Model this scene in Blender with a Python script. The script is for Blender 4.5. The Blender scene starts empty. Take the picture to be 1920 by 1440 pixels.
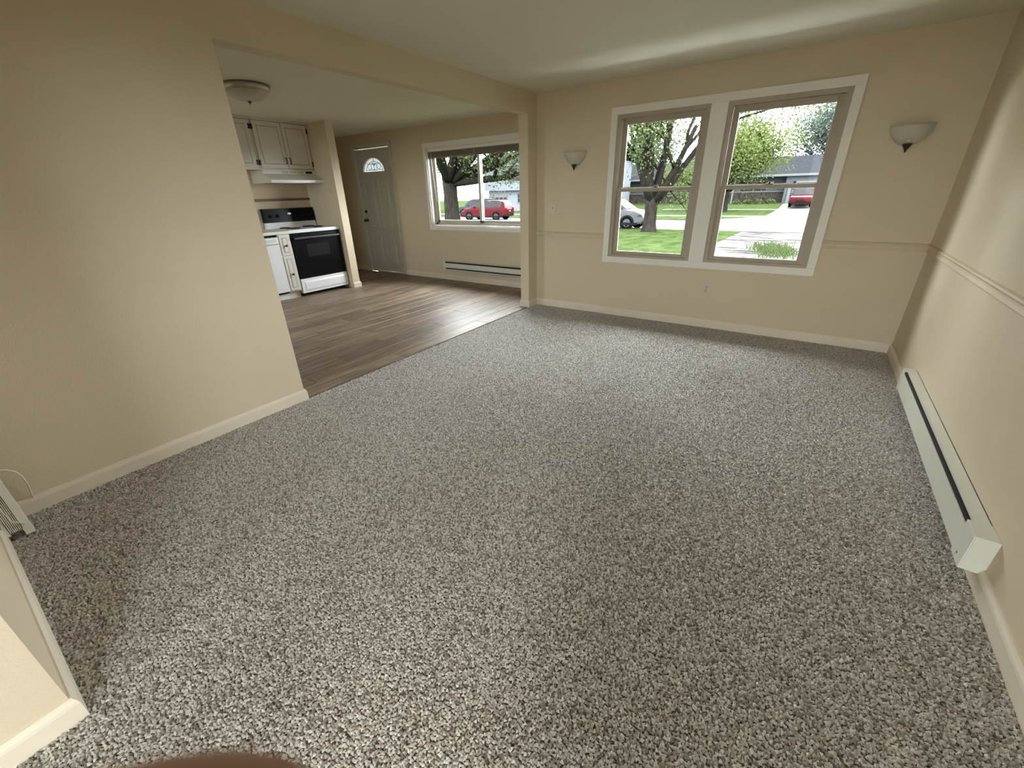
import bpy, bmesh, math, random
import numpy as np
from mathutils import Vector, Matrix

random.seed(7)
RNG = np.random.default_rng(7)
scn = bpy.context.scene
COL = scn.collection

# ------------------------------------------------------------------ camera, world, light, exposure
CAM_POS = Vector((2.73001, -4.48651, 1.30389))
YAW, PITCH, ROLL, FPX = -0.61214, 0.43498, -0.02612, 773.58
_f = Vector((math.sin(YAW) * math.cos(PITCH), math.cos(YAW) * math.cos(PITCH), -math.sin(PITCH)))
_r = Vector((math.cos(YAW), -math.sin(YAW), 0.0))
_u = _r.cross(_f)
CAM_R = math.cos(ROLL) * _r + math.sin(ROLL) * _u
CAM_U = -math.sin(ROLL) * _r + math.cos(ROLL) * _u
CAM_F = _f
cam_data = bpy.data.cameras.new('camera')
cam_data.sensor_fit = 'HORIZONTAL'
cam_data.sensor_width = 36.0
cam_data.lens = FPX / 1920.0 * 36.0
cam_data.clip_start = 0.005
cam_data.clip_end = 500
cam_data.dof.use_dof = True
cam_data.dof.focus_distance = 3.0
cam_data.dof.aperture_fstop = 22.0          # the tiny lens of a phone: only what touches the lens blurs
cam = bpy.data.objects.new('camera', cam_data)
COL.objects.link(cam)
M = Matrix((CAM_R, CAM_U, -CAM_F)).transposed().to_4x4()
M.translation = CAM_POS
cam.matrix_world = M
scn.camera = cam

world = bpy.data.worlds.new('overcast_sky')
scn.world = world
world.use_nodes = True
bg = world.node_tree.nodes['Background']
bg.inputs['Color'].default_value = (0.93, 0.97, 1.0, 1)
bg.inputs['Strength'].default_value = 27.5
SUN = bpy.data.lights.new('veiled_sun', 'SUN')
SUN.energy = 8.0
SUN.angle = math.radians(25)
SUN.color = (1.0, 0.96, 0.88)
sun = bpy.data.objects.new('veiled_sun', SUN)
COL.objects.link(sun)
sun.rotation_euler = Vector((-0.50, 0.78, -0.85)).to_track_quat('-Z', 'Y').to_euler()   # behind the house, so the window side is in its shade
W_OUT = 3.66
PORTALS = [((1.83, 0.2, 1.3), (1.9, 1.35), 1), ((-1.48, 0.9, 1.4), (1.9, 1.15), 1), ((2.85, -8.0, 1.02), (1.1, 2.05), -1), ((-2.55, -4.78, 1.5), (0.85, 1.0), -1), ((W_OUT, -6.075, 1.44), (1.2, 1.2), 0)]
for p, s, d in PORTALS:
    L = bpy.data.lights.new('window_portal', 'AREA')
    L.shape = 'RECTANGLE'; L.size, L.size_y = s
    L.cycles.is_portal = True
    o = bpy.data.objects.new('window_portal', L); COL.objects.link(o)
    o.location = p
    o.rotation_euler = (math.radians(-90 * d), 0, 0) if d else (0, math.radians(90), 0)
scn.view_settings.view_transform = 'Standard'
scn.view_settings.look = 'None'
scn.view_settings.exposure = 0.0
scn.view_settings.gamma = 1.0
scn.view_settings.use_curve_mapping = False
scn.cycles.use_denoising = True
scn.cycles.max_bounces = 14
scn.cycles.diffuse_bounces = 8
scn.cycles.transparent_max_bounces = 24
scn.cycles.caustics_reflective = False
scn.cycles.caustics_refractive = False
scn.cycles.sample_clamp_indirect = 6

# ------------------------------------------------------------------ materials
def nodes_of(m):
    m.use_nodes = True
    return m.node_tree, m.node_tree.nodes['Principled BSDF']

def new_node(t, kind, **kw):
    n = t.nodes.new(kind)
    for k, v in kw.items():
        if k in n.inputs: n.inputs[k].default_value = v
        else: setattr(n, k, v)
    return n

def ramp(t, stops):
    n = t.nodes.new('ShaderNodeValToRGB')
    e = n.color_ramp.elements
    while len(e) < len(stops): e.new(0.5)
    for el, (p, c) in zip(e, stops):
        el.position = p; el.color = (*c, 1)
    return n

def mat(name, col, rough=0.5, var=0.06, scale=6.0, bump=0.0, bscale=60.0, metal=0.0, spec=0.5, stretch=None):
    """plain surface: base colour with a soft cloudy variation and a fine relief"""
    m = bpy.data.materials.new(name)
    t, b = nodes_of(m)
    b.inputs['Roughness'].default_value = rough
    b.inputs['Metallic'].default_value = metal
    b.inputs['Specular IOR Level'].default_value = spec
    tc = new_node(t, 'ShaderNodeTexCoord')
    src = tc.outputs['Object']
    if stretch:
        mp = new_node(t, 'ShaderNodeMapping'); mp.inputs['Scale'].default_value = stretch
        t.links.new(src, mp.inputs['Vector']); src = mp.outputs['Vector']
    nz = new_node(t, 'ShaderNodeTexNoise', Scale=scale, Detail=3.0)
    t.links.new(src, nz.inputs['Vector'])
    lo = tuple(max(0, c * (1 - var)) for c in col); hi = tuple(min(1, c * (1 + var)) for c in col)
    r = ramp(t, [(0.3, lo), (0.7, hi)])
    t.links.new(nz.outputs['Fac'], r.inputs['Fac'])
    t.links.new(r.outputs['Color'], b.inputs['Base Color'])
    if bump:
        n2 = new_node(t, 'ShaderNodeTexNoise', Scale=bscale, Detail=2.0)
        t.links.new(src, n2.inputs['Vector'])
        bp = new_node(t, 'ShaderNodeBump', Strength=bump, Distance=0.004)
        t.links.new(n2.outputs['Fac'], bp.inputs['Height'])
        t.links.new(bp.outputs['Normal'], b.inputs['Normal'])
    return m

M_WALL = mat('beige_wall_paint', (0.62, 0.53, 0.39), 0.75, 0.02, 1.5, 0.25, 140)
M_CEIL = mat('flat_ceiling_paint', (0.68, 0.665, 0.545), 0.85, 0.02, 1.0, 0.35, 110)
M_TRIM = mat('cream_trim_paint', (0.70, 0.63, 0.51), 0.45, 0.02, 4, 0.05, 60)
M_WTRIM = mat('white_window_casing', (0.80, 0.78, 0.72), 0.45, 0.02, 4, 0.05, 60)
M_TAUPE = mat('taupe_window_vinyl', (0.40, 0.345, 0.27), 0.5, 0.04, 9, 0.05, 80)
M_ALU = mat('pale_aluminium_frame', (0.55, 0.52, 0.45), 0.4, 0.04, 9)
M_DOOR = mat('white_steel_door', (0.56, 0.55, 0.50), 0.5, 0.03, 3)
M_BRONZE = mat('dark_bronze', (0.06, 0.045, 0.03), 0.35, 0.1, 20, metal=0.8)
M_NICKEL = mat('brushed_nickel', (0.45, 0.41, 0.34), 0.35, 0.05, 20, metal=1.0)
M_ALAB = mat('alabaster_glass', (0.5, 0.475, 0.385), 0.35, 0.06, 14)
M_HEAT = mat('heater_enamel', (0.68, 0.68, 0.60), 0.4, 0.03, 5)
M_DARKSLOT = mat('dark_slot', (0.012, 0.011, 0.011), 0.8, 0.1, 20)
M_PLATE = mat('ivory_plate', (0.60, 0.53, 0.42), 0.4, 0.02, 20)
M_CAB = mat('white_painted_cabinet', (0.68, 0.65, 0.59), 0.5, 0.03, 5, 0.04, 40)
M_GROOVE = mat('dark_taupe_groove', (0.34, 0.30, 0.25), 0.7, 0.15, 30)  # darker colour for the cabinet groove and hood vent strips
M_ENAMEL = mat('white_appliance_enamel', (0.82, 0.84, 0.85), 0.25, 0.01, 4)
M_BLACK = mat('black_appliance_glass', (0.006, 0.006, 0.007), 0.25, 0.1, 6, spec=0.12)
M_BLACKW = mat('oven_window_glass', (0.02, 0.02, 0.021), 0.2, 0.1, 6, spec=0.15)
M_CHROME = mat('chrome_pan', (0.6, 0.6, 0.6), 0.2, 0.03, 10, metal=1.0)
M_COIL = mat('black_coil', (0.02, 0.02, 0.02), 0.6, 0.1, 30)
M_COUNTER = mat('pale_laminate_counter', (0.74, 0.71, 0.64), 0.4, 0.05, 40)
M_WOOD = mat('brown_wood_strip', (0.16, 0.085, 0.035), 0.5, 0.35, 8, stretch=(2, 1, 30))
M_BLIND = mat('taupe_blind_slats', (0.20, 0.165, 0.12), 0.6, 0.15, 30)
M_WHITEPL = mat('white_plastic', (0.72, 0.70, 0.63), 0.4, 0.03, 10)
M_CABLE = mat('ivory_cable', (0.70, 0.66, 0.55), 0.5, 0.03, 10)
M_SUB = mat('plywood_subfloor', (0.10, 0.07, 0.045), 0.8, 0.1, 10)
M_BARK = mat('grey_bark', (0.0095, 0.0085, 0.007), 0.9, 0.35, 9, 0.8, 25, stretch=(1, 1, 0.3), spec=0.0)
M_CONC = mat('pale_concrete', (0.088, 0.086, 0.081), 0.9, 0.10, 0.8, 0.3, 30, spec=0.0)
M_STREET = mat('worn_asphalt', (0.095, 0.095, 0.095), 0.9, 0.08, 0.6, 0.3, 40, spec=0.0)
M_KERB = mat('kerb_concrete', (0.026, 0.025, 0.023), 0.9, 0.10, 3, spec=0.0)
M_JOINT = mat('dark_joint', (0.006, 0.0056, 0.005), 0.9, 0.2, 8, spec=0.0)
M_SOIL = mat('dark_crack', (0.012, 0.011, 0.009), 0.95, 0.3, 4, spec=0.0)
M_SHINGLE = mat('grey_shingles', (0.0105, 0.0112, 0.013), 0.9, 0.25, 4, 0.4, 12, spec=0.0)
M_SIDING = mat('pale_blue_siding', (0.034, 0.038, 0.042), 0.8, 0.05, 2, spec=0.0)
M_SIDING2 = mat('white_blue_siding', (0.066, 0.071, 0.080), 0.8, 0.04, 2, spec=0.0)
M_STONE = mat('mottled_fieldstone', (0.017, 0.0155, 0.013), 0.9, 0.55, 3.5, 0.8, 9, spec=0.0)
M_HWHITE = mat('white_house_trim', (0.06, 0.06, 0.06), 0.7, 0.02, 3, spec=0.0)
M_HGLASS = mat('dark_house_glass', (0.01, 0.0115, 0.013), 0.15, 0.2, 2, spec=0.05)
M_CARWHITE = mat('white_car_paint', (0.04, 0.042, 0.044), 0.2, 0.01, 3, spec=0.04)
M_CARRED = mat('red_car_paint', (0.03, 0.0022, 0.0034), 0.25, 0.02, 3, spec=0.04)
M_CARBLUE = mat('blue_grey_car_paint', (0.013, 0.016, 0.02), 0.25, 0.02, 3, spec=0.04)
M_CARGLASS = mat('car_glass', (0.0075, 0.009, 0.01), 0.1, 0.1, 3, spec=0.06)
M_TYRE = mat('tyre_rubber', (0.002, 0.002, 0.002), 0.8, 0.1, 12, spec=0.0)
M_RIM = mat('alloy_rim', (0.03, 0.03, 0.031), 0.5, 0.05, 12, spec=0.05)
M_CARTRIM = mat('dark_car_trim', (0.004, 0.004, 0.0045), 0.6, 0.1, 12, spec=0.02)
M_LAMPRED = mat('red_tail_lamp', (0.035, 0.006, 0.008), 0.2, 0.05, 12, spec=0.05)
M_LAMPW = mat('clear_head_lamp', (0.018, 0.02, 0.022), 0.15, 0.05, 12, spec=0.05)
M_SKIN = mat('skin', (0.36, 0.185, 0.115), 0.55, 0.08, 60, 0.15, 300)
M_SLEEVE = mat('dark_sleeve', (0.05, 0.05, 0.06), 0.9, 0.15, 60, 0.3, 400)
M_NAIL = mat('finger_nail', (0.45, 0.26, 0.20), 0.35, 0.05, 40)

def glass_mat(name, tint=(0.97, 0.985, 0.98), gloss=0.06, rough=0.02):
    m = bpy.data.materials.new(name); m.use_nodes = True
    t = m.node_tree; t.nodes.clear()
    out = new_node(t, 'ShaderNodeOutputMaterial')
    tr = new_node(t, 'ShaderNodeBsdfTransparent'); tr.inputs['Color'].default_value = (*tint, 1)
    gl = new_node(t, 'ShaderNodeBsdfGlossy'); gl.inputs['Roughness'].default_value = rough
    fr = new_node(t, 'ShaderNodeFresnel', IOR=1.09)
    mx = new_node(t, 'ShaderNodeMixShader')
    t.links.new(fr.outputs['Fac'], mx.inputs['Fac'])
    t.links.new(tr.outputs['BSDF'], mx.inputs[1]); t.links.new(gl.outputs['BSDF'], mx.inputs[2])
    t.links.new(mx.outputs['Shader'], out.inputs['Surface'])
    return m
M_GLASS = glass_mat('window_glass')

def frosted():
    m = bpy.data.materials.new('etched_fanlight_glass'); m.use_nodes = True
    t = m.node_tree; t.nodes.clear()
    out = new_node(t, 'ShaderNodeOutputMaterial')
    a = new_node(t, 'ShaderNodeBsdfTranslucent'); a.inputs['Color'].default_value = (0.29, 0.30, 0.30, 1)
    b = new_node(t, 'ShaderNodeBsdfTransparent'); b.inputs['Color'].default_value = (0.05, 0.05, 0.05, 1)
    mx = new_node(t, 'ShaderNodeMixShader', Fac=0.15)
    t.links.new(a.outputs['BSDF'], mx.inputs[1]); t.links.new(b.outputs['BSDF'], mx.inputs[2])
    t.links.new(mx.outputs['Shader'], out.inputs['Surface'])
    return m
M_FROST = frosted()

def emit(name, col, s):
    m = bpy.data.materials.new(name); t, b = nodes_of(m)
    b.inputs['Emission Color'].default_value = (*col, 1); b.inputs['Emission Strength'].default_value = s
    b.inputs['Base Color'].default_value = (0.02, 0.02, 0.02, 1)
    return m
M_CLOCK = emit('lit_clock_digits', (0.75, 0.85, 0.45), 0.6)

def plank_mat():
    m = bpy.data.materials.new('oak_laminate'); t, b = nodes_of(m)
    tc = new_node(t, 'ShaderNodeTexCoord'); oi = new_node(t, 'ShaderNodeObjectInfo')
    off = new_node(t, 'ShaderNodeVectorMath', operation='ADD')
    sc = new_node(t, 'ShaderNodeMath', operation='MULTIPLY'); sc.inputs[1].default_value = 37.0
    t.links.new(oi.outputs['Random'], sc.inputs[0])
    t.links.new(tc.outputs['Object'], off.inputs[0]); t.links.new(sc.outputs[0], off.inputs[1])
    mp = new_node(t, 'ShaderNodeMapping'); mp.inputs['Scale'].default_value = (11, 0.9, 1)
    t.links.new(off.outputs[0], mp.inputs['Vector'])
    nz = new_node(t, 'ShaderNodeTexNoise', Scale=2.2, Detail=6.0, Roughness=0.62, Distortion=0.6)
    t.links.new(mp.outputs[0], nz.inputs['Vector'])
    r = ramp(t, [(0.30, (0.085, 0.055, 0.036)), (0.48, (0.20, 0.142, 0.098)), (0.70, (0.33, 0.255, 0.185))])
    t.links.new(nz.outputs['Fac'], r.inputs['Fac'])
    hs = new_node(t, 'ShaderNodeHueSaturation')
    mr = new_node(t, 'ShaderNodeMapRange'); mr.inputs['To Min'].default_value = 0.72; mr.inputs['To Max'].default_value = 1.2
    t.links.new(oi.outputs['Random'], mr.inputs['Value']); t.links.new(mr.outputs[0], hs.inputs['Value'])
    t.links.new(r.outputs['Color'], hs.inputs['Color']); t.links.new(hs.outputs['Color'], b.inputs['Base Color'])
    b.inputs['Roughness'].default_value = 0.43
    b.inputs['Specular IOR Level'].default_value = 0.4
    bp = new_node(t, 'ShaderNodeBump', Strength=0.12, Distance=0.002)
    t.links.new(nz.outputs['Fac'], bp.inputs['Height']); t.links.new(bp.outputs['Normal'], b.inputs['Normal'])
    return m
M_PLANK = plank_mat()

def carpet_mats():
    # backing
    base = mat('carpet_backing', (0.10, 0.085, 0.07), 0.95, 0.3, 150)
    m = bpy.data.materials.new('carpet_yarn'); t, b = nodes_of(m)
    at = new_node(t, 'ShaderNodeAttribute', attribute_name='tone')
    r = ramp(t, [(0.0, (0.125, 0.10, 0.08)), (0.30, (0.32, 0.275, 0.23)), (0.6, (0.54, 0.495, 0.445)), (1.0, (0.78, 0.75, 0.70))])
    t.links.new(at.outputs['Fac'], r.inputs['Fac']); t.links.new(r.outputs['Color'], b.inputs['Base Color'])
    b.inputs['Roughness'].default_value = 0.45
    b.inputs['Specular IOR Level'].default_value = 0.9
    b.inputs['Sheen Weight'].default_value = 1.0
    b.inputs['Sheen Roughness'].default_value = 0.35
    return base, m
M_CARPETBASE, M_YARN = carpet_mats()

def grass_mat():
    m = bpy.data.materials.new('mown_grass'); t, b = nodes_of(m)
    tc = new_node(t, 'ShaderNodeTexCoord')
    mpg = new_node(t, 'ShaderNodeMapping'); mpg.inputs['Scale'].default_value = (1.6, 0.8, 1)
    t.links.new(tc.outputs['Object'], mpg.inputs['Vector'])
    n1 = new_node(t, 'ShaderNodeTexNoise', Scale=1.3, Detail=8.0, Roughness=0.75)
    t.links.new(mpg.outputs[0], n1.inputs['Vector'])
    r = ramp(t, [(0.36, (0.0105, 0.0170, 0.0052)), (0.5, (0.0185, 0.0275, 0.0095)), (0.62, (0.027, 0.0345, 0.0145))])
    t.links.new(n1.outputs['Fac'], r.inputs['Fac']); t.links.new(r.outputs['Color'], b.inputs['Base Color'])
    n2 = new_node(t, 'ShaderNodeTexNoise', Scale=18.0, Detail=3.0)
    t.links.new(tc.outputs['Object'], n2.inputs['Vector'])
    bp = new_node(t, 'ShaderNodeBump', Strength=0.6, Distance=0.03)
    t.links.new(n2.outputs['Fac'], bp.inputs['Height']); t.links.new(bp.outputs['Normal'], b.inputs['Normal'])
    b.inputs['Roughness'].default_value = 1.0; b.inputs['Specular IOR Level'].default_value = 0.0
    return m
M_GRASS = grass_mat()

def leaf_mat(name, a, c):
    m = bpy.data.materials.new(name); t, b = nodes_of(m)
    at = new_node(t, 'ShaderNodeAttribute', attribute_name='tone')
    r = ramp(t, [(0.0, a), (1.0, c)])
    t.links.new(at.outputs['Fac'], r.inputs['Fac']); t.links.new(r.outputs['Color'], b.inputs['Base Color'])
    b.inputs['Roughness'].default_value = 0.7; b.inputs['Specular IOR Level'].default_value = 0.06
    tr = new_node(t, 'ShaderNodeBsdfTranslucent')
    t.links.new(r.outputs['Color'], tr.inputs['Color'])
    mx = new_node(t, 'ShaderNodeMixShader', Fac=0.45)
    t.links.new(b.outputs['BSDF'], mx.inputs[1]); t.links.new(tr.outputs['BSDF'], mx.inputs[2])
    t.links.new(mx.outputs['Shader'], t.nodes['Material Output'].inputs['Surface'])
    return m
M_LEAF = leaf_mat('pear_leaves', (0.020, 0.030, 0.010), (0.078, 0.096, 0.038))
M_LEAF2 = leaf_mat('yellow_green_leaves', (0.030, 0.043, 0.010), (0.075, 0.090, 0.030))
M_LEAF3 = leaf_mat('blue_green_leaves', (0.020, 0.027, 0.022), (0.045, 0.055, 0.045))
M_WEED = leaf_mat('weed_blades', (0.022, 0.034, 0.011), (0.05, 0.062, 0.026))

# ------------------------------------------------------------------ mesh helpers
class MB:
    def __init__(s): s.v = []; s.f = []; s.sm = []
    def add(s, vs, fs, smooth=False):
        o = len(s.v); s.v += [tuple(p) for p in vs]; s.f += [tuple(i + o for i in f) for f in fs]; s.sm += [smooth] * len(fs)
        return s
    def box(s, x0, x1, y0, y1, z0, z1, bev=0.0):
        if bev <= 0:
            v = [(x0, y0, z0), (x1, y0, z0), (x1, y1, z0), (x0, y1, z0), (x0, y0, z1), (x1, y0, z1), (x1, y1, z1), (x0, y1, z1)]
            return s.add(v, [(3, 2, 1, 0), (4, 5, 6, 7), (0, 1, 5, 4), (1, 2, 6, 5), (2, 3, 7, 6), (3, 0, 4, 7)])
        bm = bmesh.new()
        bmesh.ops.create_cube(bm, size=1.0)
        for v in bm.verts:
            v.co = ((x0 + x1) / 2 + v.co.x * (x1 - x0), (y0 + y1) / 2 + v.co.y * (y1 - y0), (z0 + z1) / 2 + v.co.z * (z1 - z0))
        bmesh.ops.bevel(bm, geom=bm.edges[:], offset=bev, segments=2, affect='EDGES', profile=0.6)
        return s.bm(bm)
    def bm(s, bm, smooth=False):
        bm.verts.index_update()
        s.add([v.co[:] for v in bm.verts], [[v.index for v in f.verts] for f in bm.faces], smooth)
        bm.free(); return s
    def prism(s, pts, fn, a, b):
        """polygon pts (2-D) swept from a to b; fn(p, t) -> xyz"""
        n = len(pts)
        v = [fn(p, a) for p in pts] + [fn(p, b) for p in pts]
        f = [tuple(range(n))[::-1], tuple(range(n, 2 * n))] + [(i, (i + 1) % n, n + (i + 1) % n, n + i) for i in range(n)]
        return s.add(v, f)
    def lathe(s, prof, c, n=24, a0=0.0, a1=2 * math.pi, axis='z', smooth=True):
        full = abs(a1 - a0 - 2 * math.pi) < 1e-6
        m = n if full else n + 1
        v = []
        for r, h in prof:
            for i in range(m):
                a = a0 + (a1 - a0) * i / n
                p = (r * math.cos(a), r * math.sin(a), h)
                if axis == 'y': p = (p[0], p[2], p[1])
                if axis == 'x': p = (p[2], p[0], p[1])
                v.append((c[0] + p[0], c[1] + p[1], c[2] + p[2]))
        f = []
        for j in range(len(prof) - 1):
            for i in range(n if not full else m):
                i2 = (i + 1) % m if full else i + 1
                f.append((j * m + i, j * m + i2, (j + 1) * m + i2, (j + 1) * m + i))
        return s.add(v, f, smooth)
    def tube(s, pts, rad, n=8, smooth=True):
        pts = [Vector(p) for p in pts]; rads = rad if isinstance(rad, (list, tuple)) else [rad] * len(pts)
        v = []; up = None
        for i, p in enumerate(pts):
            d = (pts[min(i + 1, len(pts) - 1)] - pts[max(i - 1, 0)]).normalized()
            if up is None:
                up = Vector((0, 0, 1)) if abs(d.z) < 0.9 else Vector((1, 0, 0))
            a = d.cross(up).normalized(); bq = a.cross(d).normalized(); up = bq
            for k in range(n):
                t = 2 * math.pi * k / n
                v.append(p + (a * math.cos(t) + bq * math.sin(t)) * rads[i])
        f = [(i * n + k, i * n + (k + 1) % n, (i + 1) * n + (k + 1) % n, (i + 1) * n + k) for i in range(len(pts) - 1) for k in range(n)]
        f += [tuple(range(n))[::-1], tuple(range((len(pts) - 1) * n, len(pts) * n))]
        return s.add(v, f, smooth)
    def build(s, name, material, parent=None, kind=None, off=None):
        me = bpy.data.meshes.new(name)
        vs = s.v
        if parent is not None and off is None: off = world_off(parent)
        if off is not None: vs = [(a - off[0], b - off[1], c - off[2]) for a, b, c in vs]
        me.from_pydata(vs, [], s.f)
        me.polygons.foreach_set('use_smooth', s.sm)
        me.materials.append(material)
        b = bmesh.new(); b.from_mesh(me); bmesh.ops.recalc_face_normals(b, faces=b.faces); b.to_mesh(me); b.free()
        o = bpy.data.objects.new(name, me); COL.objects.link(o)
        if parent is not None: o.parent = parent
        if kind: o['kind'] = kind
        return o

def world_off(o):
    v = Vector((0, 0, 0))
    while o is not None:
        v += o.location; o = o.parent
    return v

def box(name, material, x0, x1, y0, y1, z0, z1, parent=None, bev=0.0, kind=None):
    return MB().box(min(x0, x1), max(x0, x1), min(y0, y1), max(y0, y1), min(z0, z1), max(z0, z1), bev).build(name, material, parent, kind)

def tag(o, label=None, cat=None, group=None, kind=None):
    if label: o['label'] = label
    if cat: o['category'] = cat
    if group: o['group'] = group
    if kind: o['kind'] = kind
    return o

def thing(name, loc, label=None, cat=None, group=None, kind=None):
    o = bpy.data.objects.new(name, None); COL.objects.link(o)
    o.empty_display_size = 0.1
    o.location = loc
    return tag(o, label, cat, group, kind)

# ------------------------------------------------------------------ room dimensions (metres)
W, H, D = 3.481, 2.25, 0.722           # carpeted room width, ceiling height, how far the kitchen front wall sits further out
T = 0.115                              # partition thickness
YE, YS, ZH = -3.165, -0.185, 2.049     # opening: near edge, far post, header underside
YN, XN = -4.645, 1.331                 # near wall face and its free end
YB = -7.8                              # back room's patio wall
KX = -3.80                             # kitchen side wall
FX = -5.2                              # entry side wall
EX = 0.15                              # outer wall thickness
BT, BH = 0.014, 0.085

ST = 'structure'
# floors and ceiling
floor_c = box('floor_carpet', M_CARPETBASE, -0.02, W, YB, 0.0, -0.06, -0.008, kind=ST)
tag(floor_c, 'grey and brown speckled cut pile carpet wall to wall')
floor_l = box('floor_laminate', M_SUB, FX, -0.02, YN, D, -0.06, -0.016, kind=ST)
tag(floor_l, 'grey brown oak laminate plank floor of the kitchen and entry')
MB().box(FX - 0.2, W + 0.2, YN - 0.12, D + EX, H, H + 0.15).box(-T - 0.12, W + 0.2, YB - 0.2, YN - 0.12, H, H + 0.15).build('ceiling', M_CEIL, kind=ST)

# planks: 0.19 m wide, running from the back of the kitchen to the front wall
plank_cache = {}
def plank(x0, x1, y0, y1):
    k = (round(x1 - x0, 3), round(y1 - y0, 3))
    if k not in plank_cache:
        mb = MB(); g = 0.0012; bv = 0.0035
        a, b = k[0] / 2 - g, k[1] / 2 - g
        v = [(-a, -b, -0.010), (a, -b, -0.010), (a, b, -0.010), (-a, b, -0.010),
             (-a, -b, -bv * .5), (a, -b, -bv * .5), (a, b, -bv * .5), (-a, b, -bv * .5),
             (-a + bv, -b + bv, 0), (a - bv, -b + bv, 0), (a - bv, b - bv, 0), (-a + bv, b - bv, 0)]
        f = [(8, 9, 10, 11)]
        for q in (0, 4):
            f += [(q + i, q + (i + 1) % 4, q + 4 + (i + 1) % 4, q + 4 + i) for i in range(4)]
        mb.add(v, f)
        me = bpy.data.meshes.new('plank'); me.from_pydata(mb.v, [], mb.f); me.materials.append(M_PLANK)
        plank_cache[k] = me
    o = bpy.data.objects.new('plank', plank_cache[k]); COL.objects.link(o)
    o.parent = floor_l
    o.location = ((x0 + x1) / 2, (y0 + y1) / 2, -0.004)
PW, PL = 0.18, 1.22
x = -0.02; c = 0
while x - PW > FX - 0.01:
    yy = YN - [0.0, 0.75, 0.33, 1.02, 0.55, 0.9, 0.15][c % 7]
    while yy < D:
        y0, y1 = max(yy, YN), min(yy + PL, D)
        if y1 > -3.6 and y1 - y0 > 0.02 and not (x < KX and y1 < -0.4):
            plank(x - PW, x, y0, y1)
        yy += PL
    x -= PW; c += 1

# carpet pile: every tuft a small bent spike
def carpet_pile():
    sp = 0.0078
    xs = np.arange(0.006, W - 0.004, sp); ys = np.arange(-5.2, -0.006, sp)
    X, Y = np.meshgrid(xs, ys); X = X.ravel(); Y = Y.ravel()
    X2, Y2 = np.meshgrid(np.arange(0.006, W - 0.004, 0.0115), np.arange(YB + 0.006, -5.2, 0.0115))      # coarser in the room behind
    sp = np.concatenate([np.full(len(X), sp), np.full(X2.size, 0.0115)])
    X = np.concatenate([X, X2.ravel()]); Y = np.concatenate([Y, Y2.ravel()])
    keep = ~((X < XN) & (Y < YN + 0.005) & (Y > YN - 0.195))
    X, Y, sp = X[keep], Y[keep], sp[keep]
    n = len(X)
    X = X + RNG.normal(0, 1, n) * sp * 0.24; Y = Y + RNG.normal(0, 1, n) * sp * 0.24
    X = np.clip(X, -0.012, W - 0.003); Y = np.minimum(Y, -0.003)
    # pile lies in soft drifts (vacuum strokes)
    lean = np.sin(X * 2.1 + np.sin(Y * 1.3) * 1.2) * 0.5 + np.sin(Y * 3.7 + X * 0.8 + np.sin(X * 3.0)) * 0.5
    ang = RNG.uniform(0, 2 * np.pi, n)
    h = 0.0075 + RNG.uniform(-0.0015, 0.0018, n)
    rb = sp * 0.9
    lx = np.cos(ang) * 0.0030 + 0.0004 * lean; ly = np.sin(ang) * 0.0030 + 0.0012 * lean
    V = np.zeros((n, 4, 3))
    a0 = RNG.uniform(0, 2 * np.pi, n)
    for k in range(3):
        a = a0 + k * 2 * np.pi / 3
        V[:, k, 0] = X + np.cos(a) * rb; V[:, k, 1] = Y + np.sin(a) * rb; V[:, k, 2] = -0.008
    V[:, 3, 0] = X + lx; V[:, 3, 1] = Y + ly; V[:, 3, 2] = -0.008 + h
    idx = np.arange(n) * 4
    Fc = np.stack([np.stack([idx, idx + 1, idx + 3], 1), np.stack([idx + 1, idx + 2, idx + 3], 1), np.stack([idx + 2, idx, idx + 3], 1)], 1).reshape(-1, 3)
    me = bpy.data.meshes.new('carpet_pile')
    me.vertices.add(n * 4); me.vertices.foreach_set('co', V.reshape(-1))
    me.loops.add(len(Fc) * 3); me.loops.foreach_set('vertex_index', Fc.reshape(-1).astype(np.int32))
    me.polygons.add(len(Fc)); me.polygons.foreach_set('loop_start', (np.arange(len(Fc)) * 3).astype(np.int32))
    me.polygons.foreach_set('loop_total', np.full(len(Fc), 3, np.int32))
    me.update()
    tone = np.clip(RNG.beta(1.8, 1.7, n), 0, 1)
    at = me.attributes.new('tone', 'FLOAT', 'POINT'); at.data.foreach_set('value', np.repeat(tone, 4).astype(np.float32))
    me.materials.append(M_YARN)
    o = bpy.data.objects.new('carpet_pile', me); COL.objects.link(o); o.parent = floor_c; o['kind'] = 'stuff'
carpet_pile()

# walls -------------------------------------------------------------
def wall(name, boxes, material=M_WALL):
    mb = MB()
    for b in boxes: mb.box(*b)
    return mb.build(name, material, kind=ST)

# front (window) wall of the carpeted room, with the double window opening
WO = (0.922, 2.747, 0.643, 1.957)
wall('wall_back', [(-T, WO[0], 0, EX, -0.06, H), (WO[1], W + 0.15, 0, EX, -0.06, H), (WO[0], WO[1], 0, EX, -0.06, WO[2]), (WO[0], WO[1], 0, EX, WO[3], H)])
RO = (-6.60, -5.55, 0.88, 2.0)          # window of the room behind, in the same wall as the long heater
wall('wall_right', [(W, W + EX, RO[1], 0, -0.06, H), (W, W + EX, YB - EX, RO[0], -0.06, H), (W, W + EX, RO[0], RO[1], -0.06, RO[2]), (W, W + EX, RO[0], RO[1], RO[3], H)])
# partition with the wide opening to the kitchen: near part, header, far post
wall('wall_left', [(-T, 0, YN, YE, -0.06, H), (-T, 0, YE, YS, ZH, H), (-T, 0, YS, 0.0, -0.06, H), (-T, 0, 0, D, -0.06, H)])
wall('wall_near', [(-T, XN, YN - 0.19, YN, -0.06, H)])
wall('wall_near_side', [(-T - 0.1, 0, YB, YN - 0.1, -0.06, H)])
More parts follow.
